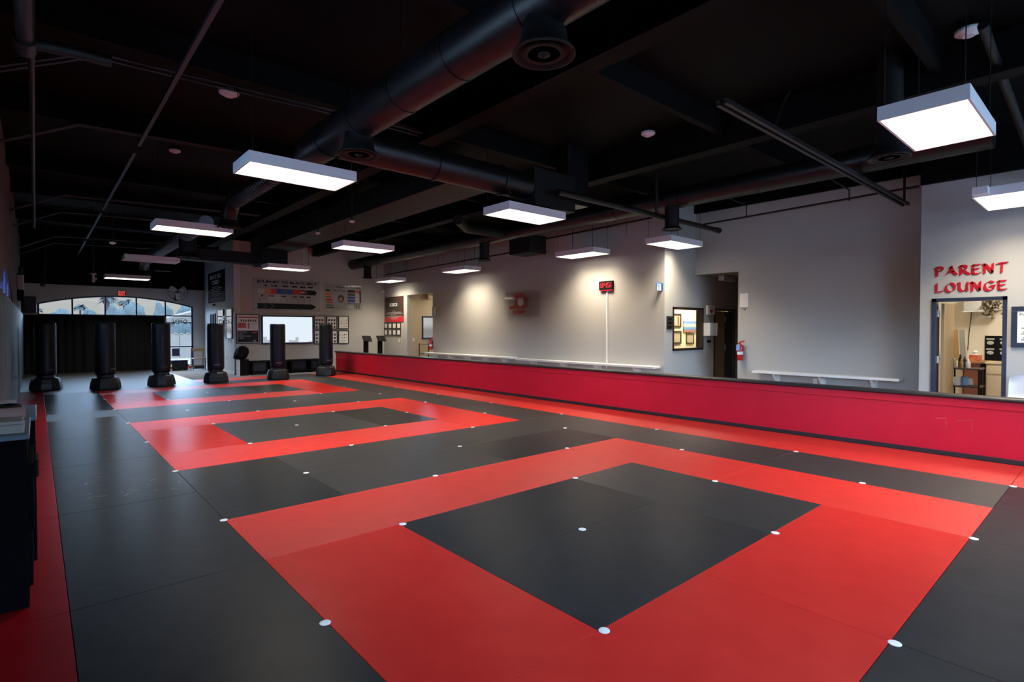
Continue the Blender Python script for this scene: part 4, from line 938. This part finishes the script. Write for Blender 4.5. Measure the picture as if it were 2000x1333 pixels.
    part('case', B().box(XR-.06, XR-.001, 8.43, 8.855, 2.52, 2.735, .006), M['black'], t)
    def seg7(b, y, z, w, h, on):
        q = .012
        s = {'a': (0, w, h-q, h), 'g': (0, w, h/2-q/2, h/2+q/2), 'd': (0, w, 0, q), 'f': (0, q, h/2, h), 'b': (w-q, w, h/2, h), 'e': (0, q, 0, h/2), 'c': (w-q, w, 0, h/2)}
        for k in on: a = s[k]; b.box(XR-.064, XR-.0605, y-a[1], y-a[0], z+a[2], z+a[3])
    b = B(); seg7(b, 8.80, 2.575, .075, .12, 'abcdefg'); seg7(b, 8.69, 2.575, .075, .12, 'bcfg'); seg7(b, 8.59, 2.575, .075, .12, 'acdfg'); seg7(b, 8.50, 2.575, .03, .12, 'bc')
    for z in (2.60, 2.66): b.box(XR-.064, XR-.0605, 8.70, 8.712, z, z+.014)
    b.box(XR-.064, XR-.0605, 8.51, 8.522, 2.577, 2.59); part('digits', b, M['led'], t, 'glowing red digits')
    part('lower_strip', B().box(XR-.055, XR-.001, 8.44, 8.84, 2.495, 2.52), M['red_ink'], t)
    single('wire_conduit', B().box(XR-.022, XR-.001, 8.615, 8.655, .56, 2.495, .003), M['white'], 'thin white conduit below the digital clock', 'conduit')
    t = thing('restroom_sign', (XR-.1, 7.08, 2.40), 'blue projecting restroom sign near the office corner', 'sign')
    part('plate', B().box(XR-.22, XR-.02, 7.06, 7.075, 2.405, 2.59), M['sign_blue'], t)
    b = B()
    for x in (-.17, -.07):
        b.ring((XR+x, 7.059, 2.545), X, Z, 0, .018, 10, .002); b.plate([(-.025, -.06), (.025, -.06), (.012, .02), (-.012, .02)], (XR+x, 7.059, 2.50), X, Z, .002)
    b.box(XR-.124, XR-.116, 7.057, 7.059, 2.44, 2.57); b.box(XR-.20, XR-.04, 7.057, 7.059, 2.415, 2.43); part('symbols', b, M['white'], t)
    part('bracket', B().box(XR-.02, XR-.001, 7.03, 7.10, 2.42, 2.58), M['sign_blue'], t)
    bench('wall_bench', XR, 11.98, 16.68, .712, 'white wall bench below the clear academy sign', 5)
    bench('wall_bench', XR, 7.08, 11.78, .688, 'white wall bench below the digital clock', 4)
    bench('wall_bench', XC, 2.76, 5.46, .626, 'white wall bench near the lounge corner', 3)
    # office wall fittings
    t = thing('plaque_sign', (10.93, YO, 1.53), 'narrow dark plaque beside the office window', 'plaque')
    part('board', B().box(10.82, 11.04, YO-.02, YO-.001, 1.53, 1.835), M['dark_metal'], t); part('slats', B().box(10.86, 11.0, YO-.024, YO-.02, 1.56, 1.61).box(10.86, 11.0, YO-.024, YO-.02, 1.65, 1.70).box(10.86, 11.0, YO-.024, YO-.02, 1.74, 1.79), M['black'], t)
    t = thing('aed_sign', (12.74, YO, 1.9), 'white AED sign with red heart above the cabinet', 'sign')
    part('plate', B().box(12.56, 12.92, YO-.05, YO-.001, 1.905, 2.13, .004), M['white'], t)
    b = B().use(M['teal_ink']).text('AED', (12.63, YO-.051, 2.06), X, Z, .21, .045, .002); b.use(M['heart_red'])
    hp = []
    for k in range(24):
        a = 2*PI*k/24; hp.append((.0045*16*math.sin(a)**3*1.1, .0045*(13*math.cos(a)-5*math.cos(2*a)-2*math.cos(3*a)-math.cos(4*a))))
    b.plate(hp[::-1], (12.73, YO-.051, 1.985), X, Z, -.002); b.ring((12.80, YO-.052, 1.995), X, Z, .028, .038, 14, .002, -1.2, 1.6); part('symbol', b, None, t)
    t = thing('aed_cabinet', (12.8, YO-.1, 1.35), 'white projecting AED cabinet with dark window beside hall door', 'cabinet')
    part('case', B().box(12.44, 12.76, YO-.18, YO-.001, 1.37, 1.69, .01), M['white'], t)
    d = part('door', B().box(12.765, 12.80, YO-.19, YO-.001, 1.37, 1.69), M['clearplastic'], t); part('window_pane', B().box(12.80, 12.808, YO-.16, YO-.03, 1.42, 1.64), M['ink'], d)
    single('call_button', B().box(12.62, 12.79, YO-.02, YO-.001, 1.20, 1.262, .003), M['black'], 'small black button plate below the AED cabinet', 'button plate')
    single('hall_exit_box', B().box(12.62, 13.2, 6.55, 6.7, 2.73, 2.853, .006), M['clearplastic'], 'pale unlit exit box hanging in the hall opening', 'exit box')
    t = thing('wall_mount_holder', (XC, 5.78, 2.02), 'white plastic notice holder beside the hall opening', 'holder')
    part('back', B().box(XC-.015, XC-.001, 5.68, 5.875, 2.03, 2.345, .003), M['white'], t); part('sheet', B().box(XC-.022, XC-.015, 5.72, 5.81, 2.05, 2.31), M['paper'], t); part('bracket', B().plate([(-.05, 0), (.05, 0), (0, -.05)], (XC-.02, 5.78, 2.03), -Y, Z, .01), M['chrome'], t)
    extinguisher((XC-.09, 5.82, .83), 'red fire extinguisher with blue tag beside the hall opening')
    single('wall_outlet', B().box(XC-.012, XC-.001, 4.23, 4.31, .40, .52, .003), M['white'], 'white outlet under the bench near the lounge corner', 'outlet')
    # lounge wall lettering, drawn with a broad nib
    NIB = math.radians(38)
    G = {'P': (.62, [[(.12, 1), (.16, 0)], [(.0, .93), (.3, 1.0), (.58, .86), (.52, .58), (.16, .48)]]),
         'A': (.80, [[(.0, .05), (.2, .35), (.45, 1.0)], [(.38, 1.0), (.62, .3), (.84, .06)], [(.2, .38), (.62, .38)]]),
         'R': (.72, [[(.14, 1), (.16, 0)], [(.0, .93), (.3, 1.0), (.56, .86), (.5, .6), (.18, .5)], [(.3, .5), (.55, .2), (.8, .02)]]),
         'E': (.62, [[(.14, 1), (.10, .5), (.16, .0)], [(.05, .96), (.58, .97)], [(.12, .52), (.5, .55)], [(.14, .06), (.4, .02), (.62, .10)]]),
         'N': (.76, [[(.10, .95), (.13, 0)], [(.0, 1), (.2, .9), (.68, .05)], [(.68, 1.02), (.66, .05)]]),
         'T': (.66, [[(.0, .90), (.2, .98), (.72, 1.0)], [(.36, .97), (.33, 0)]]),
         'L': (.60, [[(.14, 1.0), (.12, .1)], [(.06, .04), (.3, .08), (.6, .12)]]),
         'O': (.78, [[(.42, 1), (.12, .78), (.06, .4), (.22, .06), (.45, .0), (.70, .22), (.74, .6), (.58, .92), (.36, 1)]]),
         'U': (.76, [[(.02, 1), (.14, .9), (.12, .35), (.28, .04), (.5, .08), (.68, .4)], [(.70, 1.02), (.68, .3), (.72, .05)]]),
         'G': (.74, [[(.66, .84), (.42, 1), (.14, .8), (.06, .4), (.22, .06), (.46, .0), (.66, .14), (.66, .48)], [(.44, .48), (.76, .5)]])}
    def nib_text(b, body, y0, y1, z0, z1, x):
        tot = sum(G[c][0] for c in body)+.17*(len(body)-1); k = (y0-y1)/tot; h = z1-z0; pen = 0
        nx, nz = .12*math.cos(NIB), .12*math.sin(NIB)*1.15
        for c in body:
            wd, st = G[c]
            for s in st:
                for (px, pz), (qx, qz) in zip(s, s[1:]):
                    pts = [(px-nx, pz-nz), (px+nx, pz+nz), (qx-nx, qz-nz), (qx+nx, qz+nz)]
                    pts = [(y0-(pen+a)*k, z0+e*h) for a, e in pts]
                    # convex hull of the swept nib
                    P = sorted(set((-a, e) for a, e in pts)); lo = []; up = []
                    for p in P:
                        while len(lo) > 1 and (lo[-1][0]-lo[-2][0])*(p[1]-lo[-2][1])-(lo[-1][1]-lo[-2][1])*(p[0]-lo[-2][0]) <= 0: lo.pop()
                        lo.append(p)
                    for p in reversed(P):
                        while len(up) > 1 and (up[-1][0]-up[-2][0])*(p[1]-up[-2][1])-(up[-1][1]-up[-2][1])*(p[0]-up[-2][0]) <= 0: up.pop()
                        up.append(p)
                    hull = lo[:-1]+up[:-1]
                    if len(hull) > 2: b.plate(hull, (x-.001, 0, 0), -Y, Z, .014)
            pen += wd+.17
    for body, a, c, z0, z1, lab in (('PARENT', 2.205, 1.305, 2.425, 2.58, 'red PARENT lettering on wall above the LOUNGE word'), ('LOUNGE', 2.205, 1.305, 2.15, 2.30, 'red LOUNGE lettering on wall right over the door frame')):
        b = B(); nib_text(b, body, a, c, z0, z1, X3); single('wall_lettering', b, M['red_letter'], lab.replace('right ', ''), 'lettering', 'red wall lettering over lounge door')
    # framed rules beside the lounge door
    t = thing('framed_rules', (X3, .95, 1.25), 'dark blue framed notice beside the lounge door', 'framed notice')
    y0, y1, z0, z1, e = .55, 1.235, 1.25, 1.885, .07; f = B()
    f.box(X3-.03, X3-.001, y0, y1, z0, z0+e, .004); f.box(X3-.03, X3-.001, y0, y1, z1-e, z1, .004); f.box(X3-.03, X3-.001, y1-e, y1, z0+e, z1-e, .004); f.box(X3-.03, X3-.001, y0, y0+e, z0+e, z1-e, .004)
    part('frame', f, M['frame_blue'], t); part('sheet', B().box(X3-.015, X3-.001, y0+e, y1-e, z0+e, z1-e), M['paper'], t)
    b = B(); b.text('PARENT RULES', (X3-.0155, 1.14, 1.74), -Y, Z, .5, .035, .001)
    for k in range(7): b.box(X3-.0165, X3-.0155, .72, 1.12-.02*(k % 3), 1.36+.03*k, 1.37+.03*k)
    part('small_text', b, M['ink'], t)
    # white shell chair by the lounge wall
    cx, cy = 11.12, 1.02; t = thing('shell_chair', (cx, cy, FZ), 'white moulded chair with red cushion beside the lounge door', 'chair')
    s = B(); n = 14; prof = [(-.20, .47), (-.10, .44), (.05, .43), (.16, .46), (.20, .56), (.22, .70), (.235, .80), (.235, .835)]
    vs = []
    for px, pz in prof:
        for k in range(n+1):
            a = k/n*2-1; wdt = .21 if pz < .8 else .21*math.sqrt(max(.35, 1-((pz-.78)/.08)**2))
            vs.append((cx+px-.06*a*a*(1 if pz > .5 else .3), cy+a*wdt, pz+(.05*a*a if pz < .5 else -.02*a*a)))
    m_ = len(prof); fs = [(i*(n+1)+k, i*(n+1)+k+1, (i+1)*(n+1)+k+1, (i+1)*(n+1)+k) for i in range(m_-1) for k in range(n)]
    vs2 = [(x+.012, y, z-.012) for x, y, z in vs]; s.add(vs, fs, True); s.add(vs2, [f[::-1] for f in fs], True); part('shell', s, M['clearplastic'], t)
    part('cushion', B().box(cx-.15, cx+.12, cy-.15, cy+.15, .452, .485, .012), M['red_ink'], t, 'red seat cushion')
    for sx in (-.16, .14):
        for sy in (-.16, .16): part('leg', B().cyl((cx+sx*1.15, cy+sy*1.15, FZ), (cx+sx*.8, cy+sy*.8, .43), .013, 8), M['chrome'], t)
right_wall()

# ------------------------------------------------------------------ office and lounge contents
def rooms():
    yb = 8.6
    def pic(name, x0, x1, z0, z1, label, fm, pm, e=.05):
        t = thing(name, ((x0+x1)/2, yb, z0), label, 'picture'); f = B()
        f.box(x0, x1, yb-.03, yb-.001, z0, z0+e); f.box(x0, x1, yb-.03, yb-.001, z1-e, z1); f.box(x0, x0+e, yb-.03, yb-.001, z0+e, z1-e); f.box(x1-e, x1, yb-.03, yb-.001, z0+e, z1-e)
        part('frame', f, fm, t); part('print', B().box(x0+e, x1-e, yb-.015, yb-.001, z0+e, z1-e), pm, t); return t
    k = 8.6/9.6
    def zz(z): return 1.52+(z-1.52)*k
    M['tan_print'] = mat('tan_print', (.45, .36, .22), .6)
    t = pic('framed_print', 13.30, 14.04, zz(1.60), zz(2.04), 'brown framed print with red seals, upper one seen through office window', M['frame_brown'], M['tan_print'])
    part('seals', B().box(13.86, 13.93, yb-.017, yb-.015, 1.66, 1.90).box(13.5, 13.6, yb-.017, yb-.015, 1.66, 1.72), M['red_ink'], t)
    pic('framed_print', 13.30, 14.05, zz(1.07), zz(1.49), 'brown framed print, lower one seen through office window', M['frame_brown'], M['tan_print'])
    single('canvas_painting', B().box(14.16, 14.92, yb-.04, yb-.001, zz(1.445), zz(1.80)), M['landscape'], 'blue and gold seascape canvas on the office wall', 'painting')
    pic('framed_print', 14.32, 14.74, zz(1.06), zz(1.41), 'small framed certificate under the seascape canvas', M['frame_brown'], M['tan_print'], .035)
    single('office_partition', B().box(13.95, 14.02, YO+.35, YO+.8, FZ, 2.95), M['frame_brown'], 'dark brown partition edge inside the office window', 'partition')
    for nm, loc, sx, sy, lab in (('office_light', (14.0, 7.8, 2.93), 1.6, .9, 'ceiling light inside the office'), ('corridor_light', (12.3, 17.3, 2.93), .8, .3, 'ceiling light inside the corridor'), ('lounge_light', (13.0, 1.2, 2.83), 1.0, .5, 'ceiling light inside the lounge')):
        t = thing(nm, loc, lab, 'ceiling light'); x, y, z = loc
        part('housing', B().box(x-sx/2, x+sx/2, y-sy/2, y+sy/2, z-.02, z+.018), M['white_metal'], t)
        part('diffuser', B().box(x-sx/2+.02, x+sx/2-.02, y-sy/2+.02, y+sy/2-.02, z-.028, z-.02), M['lamp_warm'], t)
    # lounge
    xb = 14.4
    t = thing('cream_cabinet', (14.1, 1.45, FZ), 'cream base cabinet in the lounge', 'cabinet')
    part('body', B().box(13.85, xb-.001, .9, 1.84, FZ, .86), M['cream_cab'], t); part('worktop', B().box(13.82, xb-.001, .9, 1.855, .86, .90, .004), M['cream_cab'], t)
    for a, c in ((1.52, 1.82), (1.20, 1.50)):
        d = part('door', B().box(13.832, 13.85, a, c, FZ+.08, .64), M['cream_cab'], t); part('handle', B().box(13.82, 13.832, a+.04 if a > 1.51 else c-.06, a+.06 if a > 1.51 else c-.04, .42, .56), M['chrome'], d)
    part('drawer', B().box(13.832, 13.85, 1.2, 1.82, .67, .84), M['cream_cab'], t)
    t = thing('brown_cabinet', (13.95, 1.95, FZ), 'reddish brown cabinet beside the cream one in the lounge', 'cabinet')
    part('body', B().box(13.7, 14.34, 1.88, 2.15, FZ, .87), M['mahog'], t); part('top', B().box(13.66, 14.35, 1.86, 2.16, .87, .91, .005), M['wood'], t)
    part('edge_trim', B().box(13.685, 13.7, 1.865, 1.9, FZ, .87), M['ink'], t)
    t = thing('snack_board', (xb, 1.5, .95), 'black board with rows of pale dishes over the cream cabinet', 'board')
    part('panel', B().box(xb-.03, xb-.004, 1.25, 1.93, .905, 1.40), M['black'], t); b = B()
    for r in range(2):
        for c in range(3): b.lathe([(.055, 0), (.05, .012)], (0, 0, 0), 12); b.v[-24:] = [(xb-.032-z, 1.85-.2*c+x, 1.06+.2*r+.7*y) for x, y, z in b.v[-24:]]
    for r in range(2):
        for c in range(3): b.box(xb-.033, xb-.031, 1.79-.2*c, 1.91-.2*c, 1.12+.2*r, 1.15+.2*r)
    part('dishes', b, M['grey_ink'], t)
    t = thing('tissue_box', (13.8, 1.84, .91), 'red printed tissue box on the brown cabinet', 'tissue box')
    part('carton', B().box(13.72, 13.86, 1.90, 2.08, .91, 1.03, .004), M['tissue'], t)
    part('tissue', B().lathe([(.05, 0), (.035, .03), (.05, .06), (.012, .085)], (13.79, 2.0, 1.03), 9), M['white'], t)
    t = thing('leaning_boards', (13.7, 2.45, .9), 'worn wooden boards leaning behind the cart', 'boards')
    for i in range(3): part('board', B().plate([(0, 0), (.09, 0), (.09-.05, .62), (-.05, .62)], (13.9+.02*i, 2.44-.10*i, .90), -Y, Z+X*.12, .02), M['book'] if i != 1 else M['wood'], t)
    single('stand_shelf', B().box(13.75, 14.35, 2.17, 2.6, FZ, .895, .004), M['cream_cab'], 'cream low shelf behind the cart in the lounge', 'shelf')
    # cart
    cx0, cx1, cy0, cy1 = 12.55, 13.1, 1.75, 2.2
    t = thing('service_cart', (12.85, 2.0, FZ), 'black two-tier cart just inside the lounge door', 'cart')
    for z in (.48, .80): part('shelf', B().box(cx0, cx1, cy0, cy1, z, z+.025), M['dark_metal'], t)
    for x in (cx0+.012, cx1-.012):
        for y in (cy0+.012, cy1-.012): part('leg', B().box(x-.012, x+.012, y-.012, y+.012, FZ, .82), M['black'], t)
    for i, (x, y, r, h, m, lab) in enumerate(((12.75, 2.14, .03, .19, 'book', 'tan bottle at the door side of the cart top'), (12.85, 2.07, .032, .24, 'ink', 'dark tall bottle on the cart top'), (12.70, 2.03, .028, .17, 'wood', 'amber bottle on the cart top'), (12.95, 2.02, .03, .20, 'frame_blue', 'dark blue bottle on the cart top'), (12.8, 1.95, .035, .16, 'white', 'white crumpled tissue tub on the cart top'))):
        single('bottle', B().lathe([(r, 0), (r, h*.65), (r*.45, h*.8), (r*.4, h), (.0001, h)], (x, y, .825), 14), M[m], lab, 'bottle', 'bottles on the lounge cart')
    for i, (x, y, r, h, m, lab) in enumerate(((12.72, 2.09, .05, .15, 'white', 'white jar on the lower cart shelf by the door'), (12.8, 2.0, .05, .16, 'tag_blue', 'pale blue jar on the lower cart shelf'), (12.95, 1.95, .055, .12, 'white_metal', 'squat grey jar on the lower cart shelf'))):
        single('jar', B().lathe([(r, 0), (r, h*.8), (r*.9, h), (.0001, h)], (x, y, .5055), 14), M[m], lab, 'jar', 'jars on the lounge cart')
    t = thing('wall_unit', (14.2, 2.0, 1.95), 'pale box unit mounted high in the lounge', 'wall unit')
    part('case', B().box(14.0, xb-.001, 1.95, 2.22, 1.90, 2.2, .008), M['clearplastic'], t); part('lower_lip', B().box(13.98, xb-.001, 1.93, 2.24, 1.88, 1.90), M['white'], t)
    part('cord', B().tube([(14.38, 2.15, 1.9), (14.38, 2.18, 1.5), (14.38, 2.2, 1.1)], .006, 6), M['black'], t)
    t = thing('dried_plant', (14.1, 1.8, 1.9), 'dark dried leafy plant beside the pale box unit', 'plant'); rnd = random.Random(5); b = B()
    for i in range(90):
        p = Vector((14.12+rnd.gauss(0, .08), 1.80+rnd.gauss(0, .10), 2.02+rnd.gauss(0, .09))); a = Vector((rnd.gauss(0, 1), rnd.gauss(0, 1), rnd.gauss(0, 1))).normalized(); c = a.orthogonal().normalized()
        b.plate([(0, -.018), (.04, -.022), (.085, 0), (.04, .022), (0, .018)], p, a, c, .002)
    part('leaves', b, M['leaf'], t); part('stems', B().tube([(14.36, 1.88, 1.80), (14.2, 1.84, 1.9), (14.1, 1.78, 2.05)], .008, 6).tube([(14.36, 1.88, 1.80), (14.2, 1.78, 1.95), (14.15, 1.7, 2.1)], .006, 6), M['leaf'], t)
    part('bracket_shelf', B().box(14.22, xb-.001, 1.78, 1.98, 1.76, 1.79), M['white'], t)
    single('wall_paper', B().box(13.0, 13.4, 2.738, 2.749, 1.1, 1.9), M['white'], 'white sheet pinned on the lounge side wall', 'sheet')
M['lamp_warm'] = mat('warm_diffuser', (.9, .9, .9), .5, emit=(1, .90, .72), es=42)
rooms()

# ------------------------------------------------------------------ cabinet at the side wall
def cabinet():
    t = thing('side_cabinet', (-.18, 4.3, FZ), 'dark cabinet by the camera against the padded side wall', 'cabinet')
    a, c = 3.95, 4.72
    part('body', B().box(XL+.075, -.045, a, c, 0, .925, .004), M['cab'], t); part('top', B().box(XL+.075, -.033, a-.01, c, .925, .95, .004), M['cabtop'], t)
    d = part('drawer', B().box(-.045, -.020, a+.05, c-.05, .40, .78, .004), M['cab'], t); part('handle', B().box(-.020, .002, a+.25, a+.5, .66, .76, .006), M['black'], d)
    d = part('door', B().box(-.045, -.028, a+.05, c-.05, .10, .37, .004), M['cab'], t)
    t = thing('far_cabinet', (-.18, 5.1, FZ), 'slightly wider dark cabinet just behind the nearest one', 'cabinet')
    part('body', B().box(XL+.075, -.012, 4.73, 5.5, 0, .925, .004), M['cab'], t); part('top', B().box(XL+.075, -.003, 4.73, 5.51, .925, .95, .004), M['cabtop'], t)
    z = .951
    def it(name, b, m, lab, cat): single(name, b, m, lab, cat)
    it('paper_stack', B().box(-.25, -.055, 4.02, 4.22, z, z+.05, .004).box(-.26, -.06, 4.0, 4.2, z+.052, z+.07, .003), M['book'], 'pale stack of papers at front of cabinet top', 'papers')
    it('small_tape', B().lathe([(.03, 0), (.05, 0), (.05, .03), (.03, .03), (.03, 0)], (-.13, 4.32, z), 18), M['ink'], 'small dark roll behind the paper stack', 'tape roll')
    it('cable_coil', B().lathe([(.05, 0), (.09, .005), (.095, .03), (.05, .035), (.05, 0)], (-.17, 4.46, z), 20), M['black'], 'coiled black cable on the cabinet top', 'cable')
    it('pink_roll', B().cyl((-.27, 4.62, z+.04), (-.055, 4.62, z+.04), .04, 16), M['pink'], 'dusty pink roll lying across the cabinet top', 'roll')
    it('tablet', B().box(-.28, -.06, 4.75, 5.0, z, z+.014, .004), M['ink'], 'dark tablet lying on the wider cabinet', 'tablet')
    it('headphones', B().tube([(-.17+.07*math.cos(t), 5.2+.09*math.sin(t), z+.022) for t in [2*PI*k/20 for k in range(21)]], .02, 8), M['black'], 'black headphones at the back of the wider cabinet', 'headphones')
    it('card_box', B().box(-.27, -.12, 5.33, 5.45, z, z+.05, .004), M['book'], 'pale card box at the back edge of the wider cabinet', 'box')
cabinet()

# ------------------------------------------------------------------ outside
def outside():
    struct('ground_outside', B().box(-60, 60, YB+.3, 90, -.5, FZ-.06), M['ground'])
    struct('ground_side', B().box(-60, XL-.3, -5.05, YB+.3, -.5, FZ-.06), M['bounce_ground'])
    struct('ground_front', B().box(-60, 60, -40, -5.05, -.5, FZ-.06), M['bounce_ground'])
    b = B(); y = 36
    for i in range(-4, 30):
        x = i*.62; b.box(x, x+.60, y, y+.2, -.1, 1.28)
    for i in range(-4, 60): b.box(i*.31+.05, i*.31+.2, y-.03, y+.23, 1.28, 1.34)
    t = thing('block_fence', (6, y, -.1), 'beige ribbed fence seen through the glass panel', 'fence'); part('panels', b, M['fence'], t)
    def palm(x, y, h, lean, s, lab, rnd):
        t = thing('palm_tree', (x, y, -.1), lab, 'palm tree', 'palms beyond the window')
        top = Vector((x+lean, y, h)); part('trunk', B().tube([(x, y, -.1), (x+lean*.4, y, h*.5), top], [.22*s, .16*s, .13*s], 10), M['palm_trunk'], t)
        b = B()
        for k in range(22):
            a = 2*PI*k/22+rnd.random()*.3; up = rnd.uniform(-.3, 1.0); d = Vector((math.cos(a), math.sin(a), up)).normalized(); L = s*rnd.uniform(1.1, 1.6)
            side = d.cross(Z).normalized(); pts = [top+d*(L*q)-Z*(L*.55*q*q) for q in (0, .25, .5, .75, 1)]
            for i in range(4):
                w0, w1 = (.05, .22, .25, .17, .02)[i]*s, (.05, .22, .25, .17, .02)[i+1]*s
                b.add([pts[i]-side*w0-Z*w0*.5, pts[i], pts[i+1], pts[i+1]-side*w1-Z*w1*.5, pts[i]+side*w0-Z*w0*.5, pts[i+1]+side*w1-Z*w1*.5], [(0, 1, 2, 3), (1, 4, 5, 2)])
        part('fronds', b, M['palm_leaf'], t)
    rnd = random.Random(9)
    for px, py, h, sc, lab in ((8.9, 130, 8.0, 1.5, 'palm tree behind the second pane of the arched window'), (11.6, 130, 8.6, 1.5, 'palm tree behind the third pane, toward its edge'),
                               (14.2, 152, 10.0, 1.7, 'tallest palm tree behind the third pane'), (16.2, 130, 8.4, 1.3, 'palm tree at the mullion beside third pane'), (.3, 130, 6.4, .9, 'small palm at the outer edge of the first pane'), (18.4, 130, 9.4, 1.4, 'palm tree behind the fourth pane')):
        palm(px, py+14*(int(px*10) % 5), h, .2, sc, lab, rnd)
    def bush(x, y, r, h, lab):
        b = B(); bm = bmesh.new(); bmesh.ops.create_icosphere(bm, subdivisions=3, radius=1)
        for v in bm.verts:
            q = 1+.22*math.sin(5*v.co.x+x)*math.sin(6*v.co.y+y)+.15*math.sin(11*v.co.z+7*v.co.x)
            v.co = Vector((x+v.co.x*r*q, y+v.co.y*r*q, max(-.1, h*.5+v.co.z*h*.55*q)))
        bm.verts.index_update(); b.add([v.co for v in bm.verts], [[v.index for v in f.verts] for f in bm.faces], True); bm.free()
        single('shrub', b, M['shrub'], lab, 'shrub', 'shrubs beyond the window')
    bush(1.7, 58, 1.2, 3.0, 'low shrub behind the first pane of arched window'); bush(3.9, 66, .7, 3.3, 'narrow shrub behind the second pane')
    bush(5.6, 62, 1.0, 3.5, 'broad shrub behind the third pane'); bush(7.9, 70, 1.2, 4.2, 'tall shrub at the mullion between third and fourth panes'); bush(9.6, 64, 1.0, 3.9, 'large shrub behind the fourth pane, over the house roof')
    bush(12.4, 66, 1.3, 4.3, 'large shrub behind the glass panel transom'); bush(7.4, 42, .6, 1.9, 'small shrub just over the fence')
    t = thing('far_house', (10.8, 54, 0), 'pale house with low roof beyond the fence', 'house')
    part('walls', B().box(8.0, 14.5, 55, 60, -.1, 2.2), M['stucco'], t)
    part('roof', B().plate([(7.4, 2.2), (15.1, 2.2), (11.4, 3.4)], (0, 54.6, 0), X, Z, -6), M['roof'], t)
outside()

# ------------------------------------------------------------------ world, view
w = bpy.data.worlds.new('sky'); S.world = w; w.use_nodes = True; nt = w.node_tree; bg = nt.nodes['Background']
tc = nt.nodes.new('ShaderNodeTexCoord'); sx = nt.nodes.new('ShaderNodeSeparateXYZ'); rp = nt.nodes.new('ShaderNodeValToRGB'); el = rp.color_ramp.elements
el[0].position = 0; el[0].color = (.30, .29, .28, 1); el[1].position = 1; el[1].color = (12.5, 18, 27, 1)
for p, c in ((.01, (.58, .57, .54, 1)), (.055, (.60, .60, .58, 1)), (.10, (11, 15, 21, 1)), (.3, (12.5, 17.5, 25.5, 1))):
    e = el.new(p); e.color = c
nt.links.new(tc.outputs['Generated'], sx.inputs[0]); nt.links.new(sx.outputs[2], rp.inputs['Fac']); nt.links.new(rp.outputs[0], bg.inputs['Color'])
bg.inputs['Strength'].default_value = 1.0
S.view_settings.view_transform = 'Standard'; S.view_settings.look = 'None'; S.view_settings.exposure = 0; S.view_settings.gamma = 1; S.view_settings.use_curve_mapping = False
c = S.cycles; c.use_denoising = True; c.max_bounces = 8; c.diffuse_bounces = 4; c.glossy_bounces = 4; c.transparent_max_bounces = 16; c.sample_clamp_indirect = 6; c.caustics_reflective = False; c.caustics_refractive = False
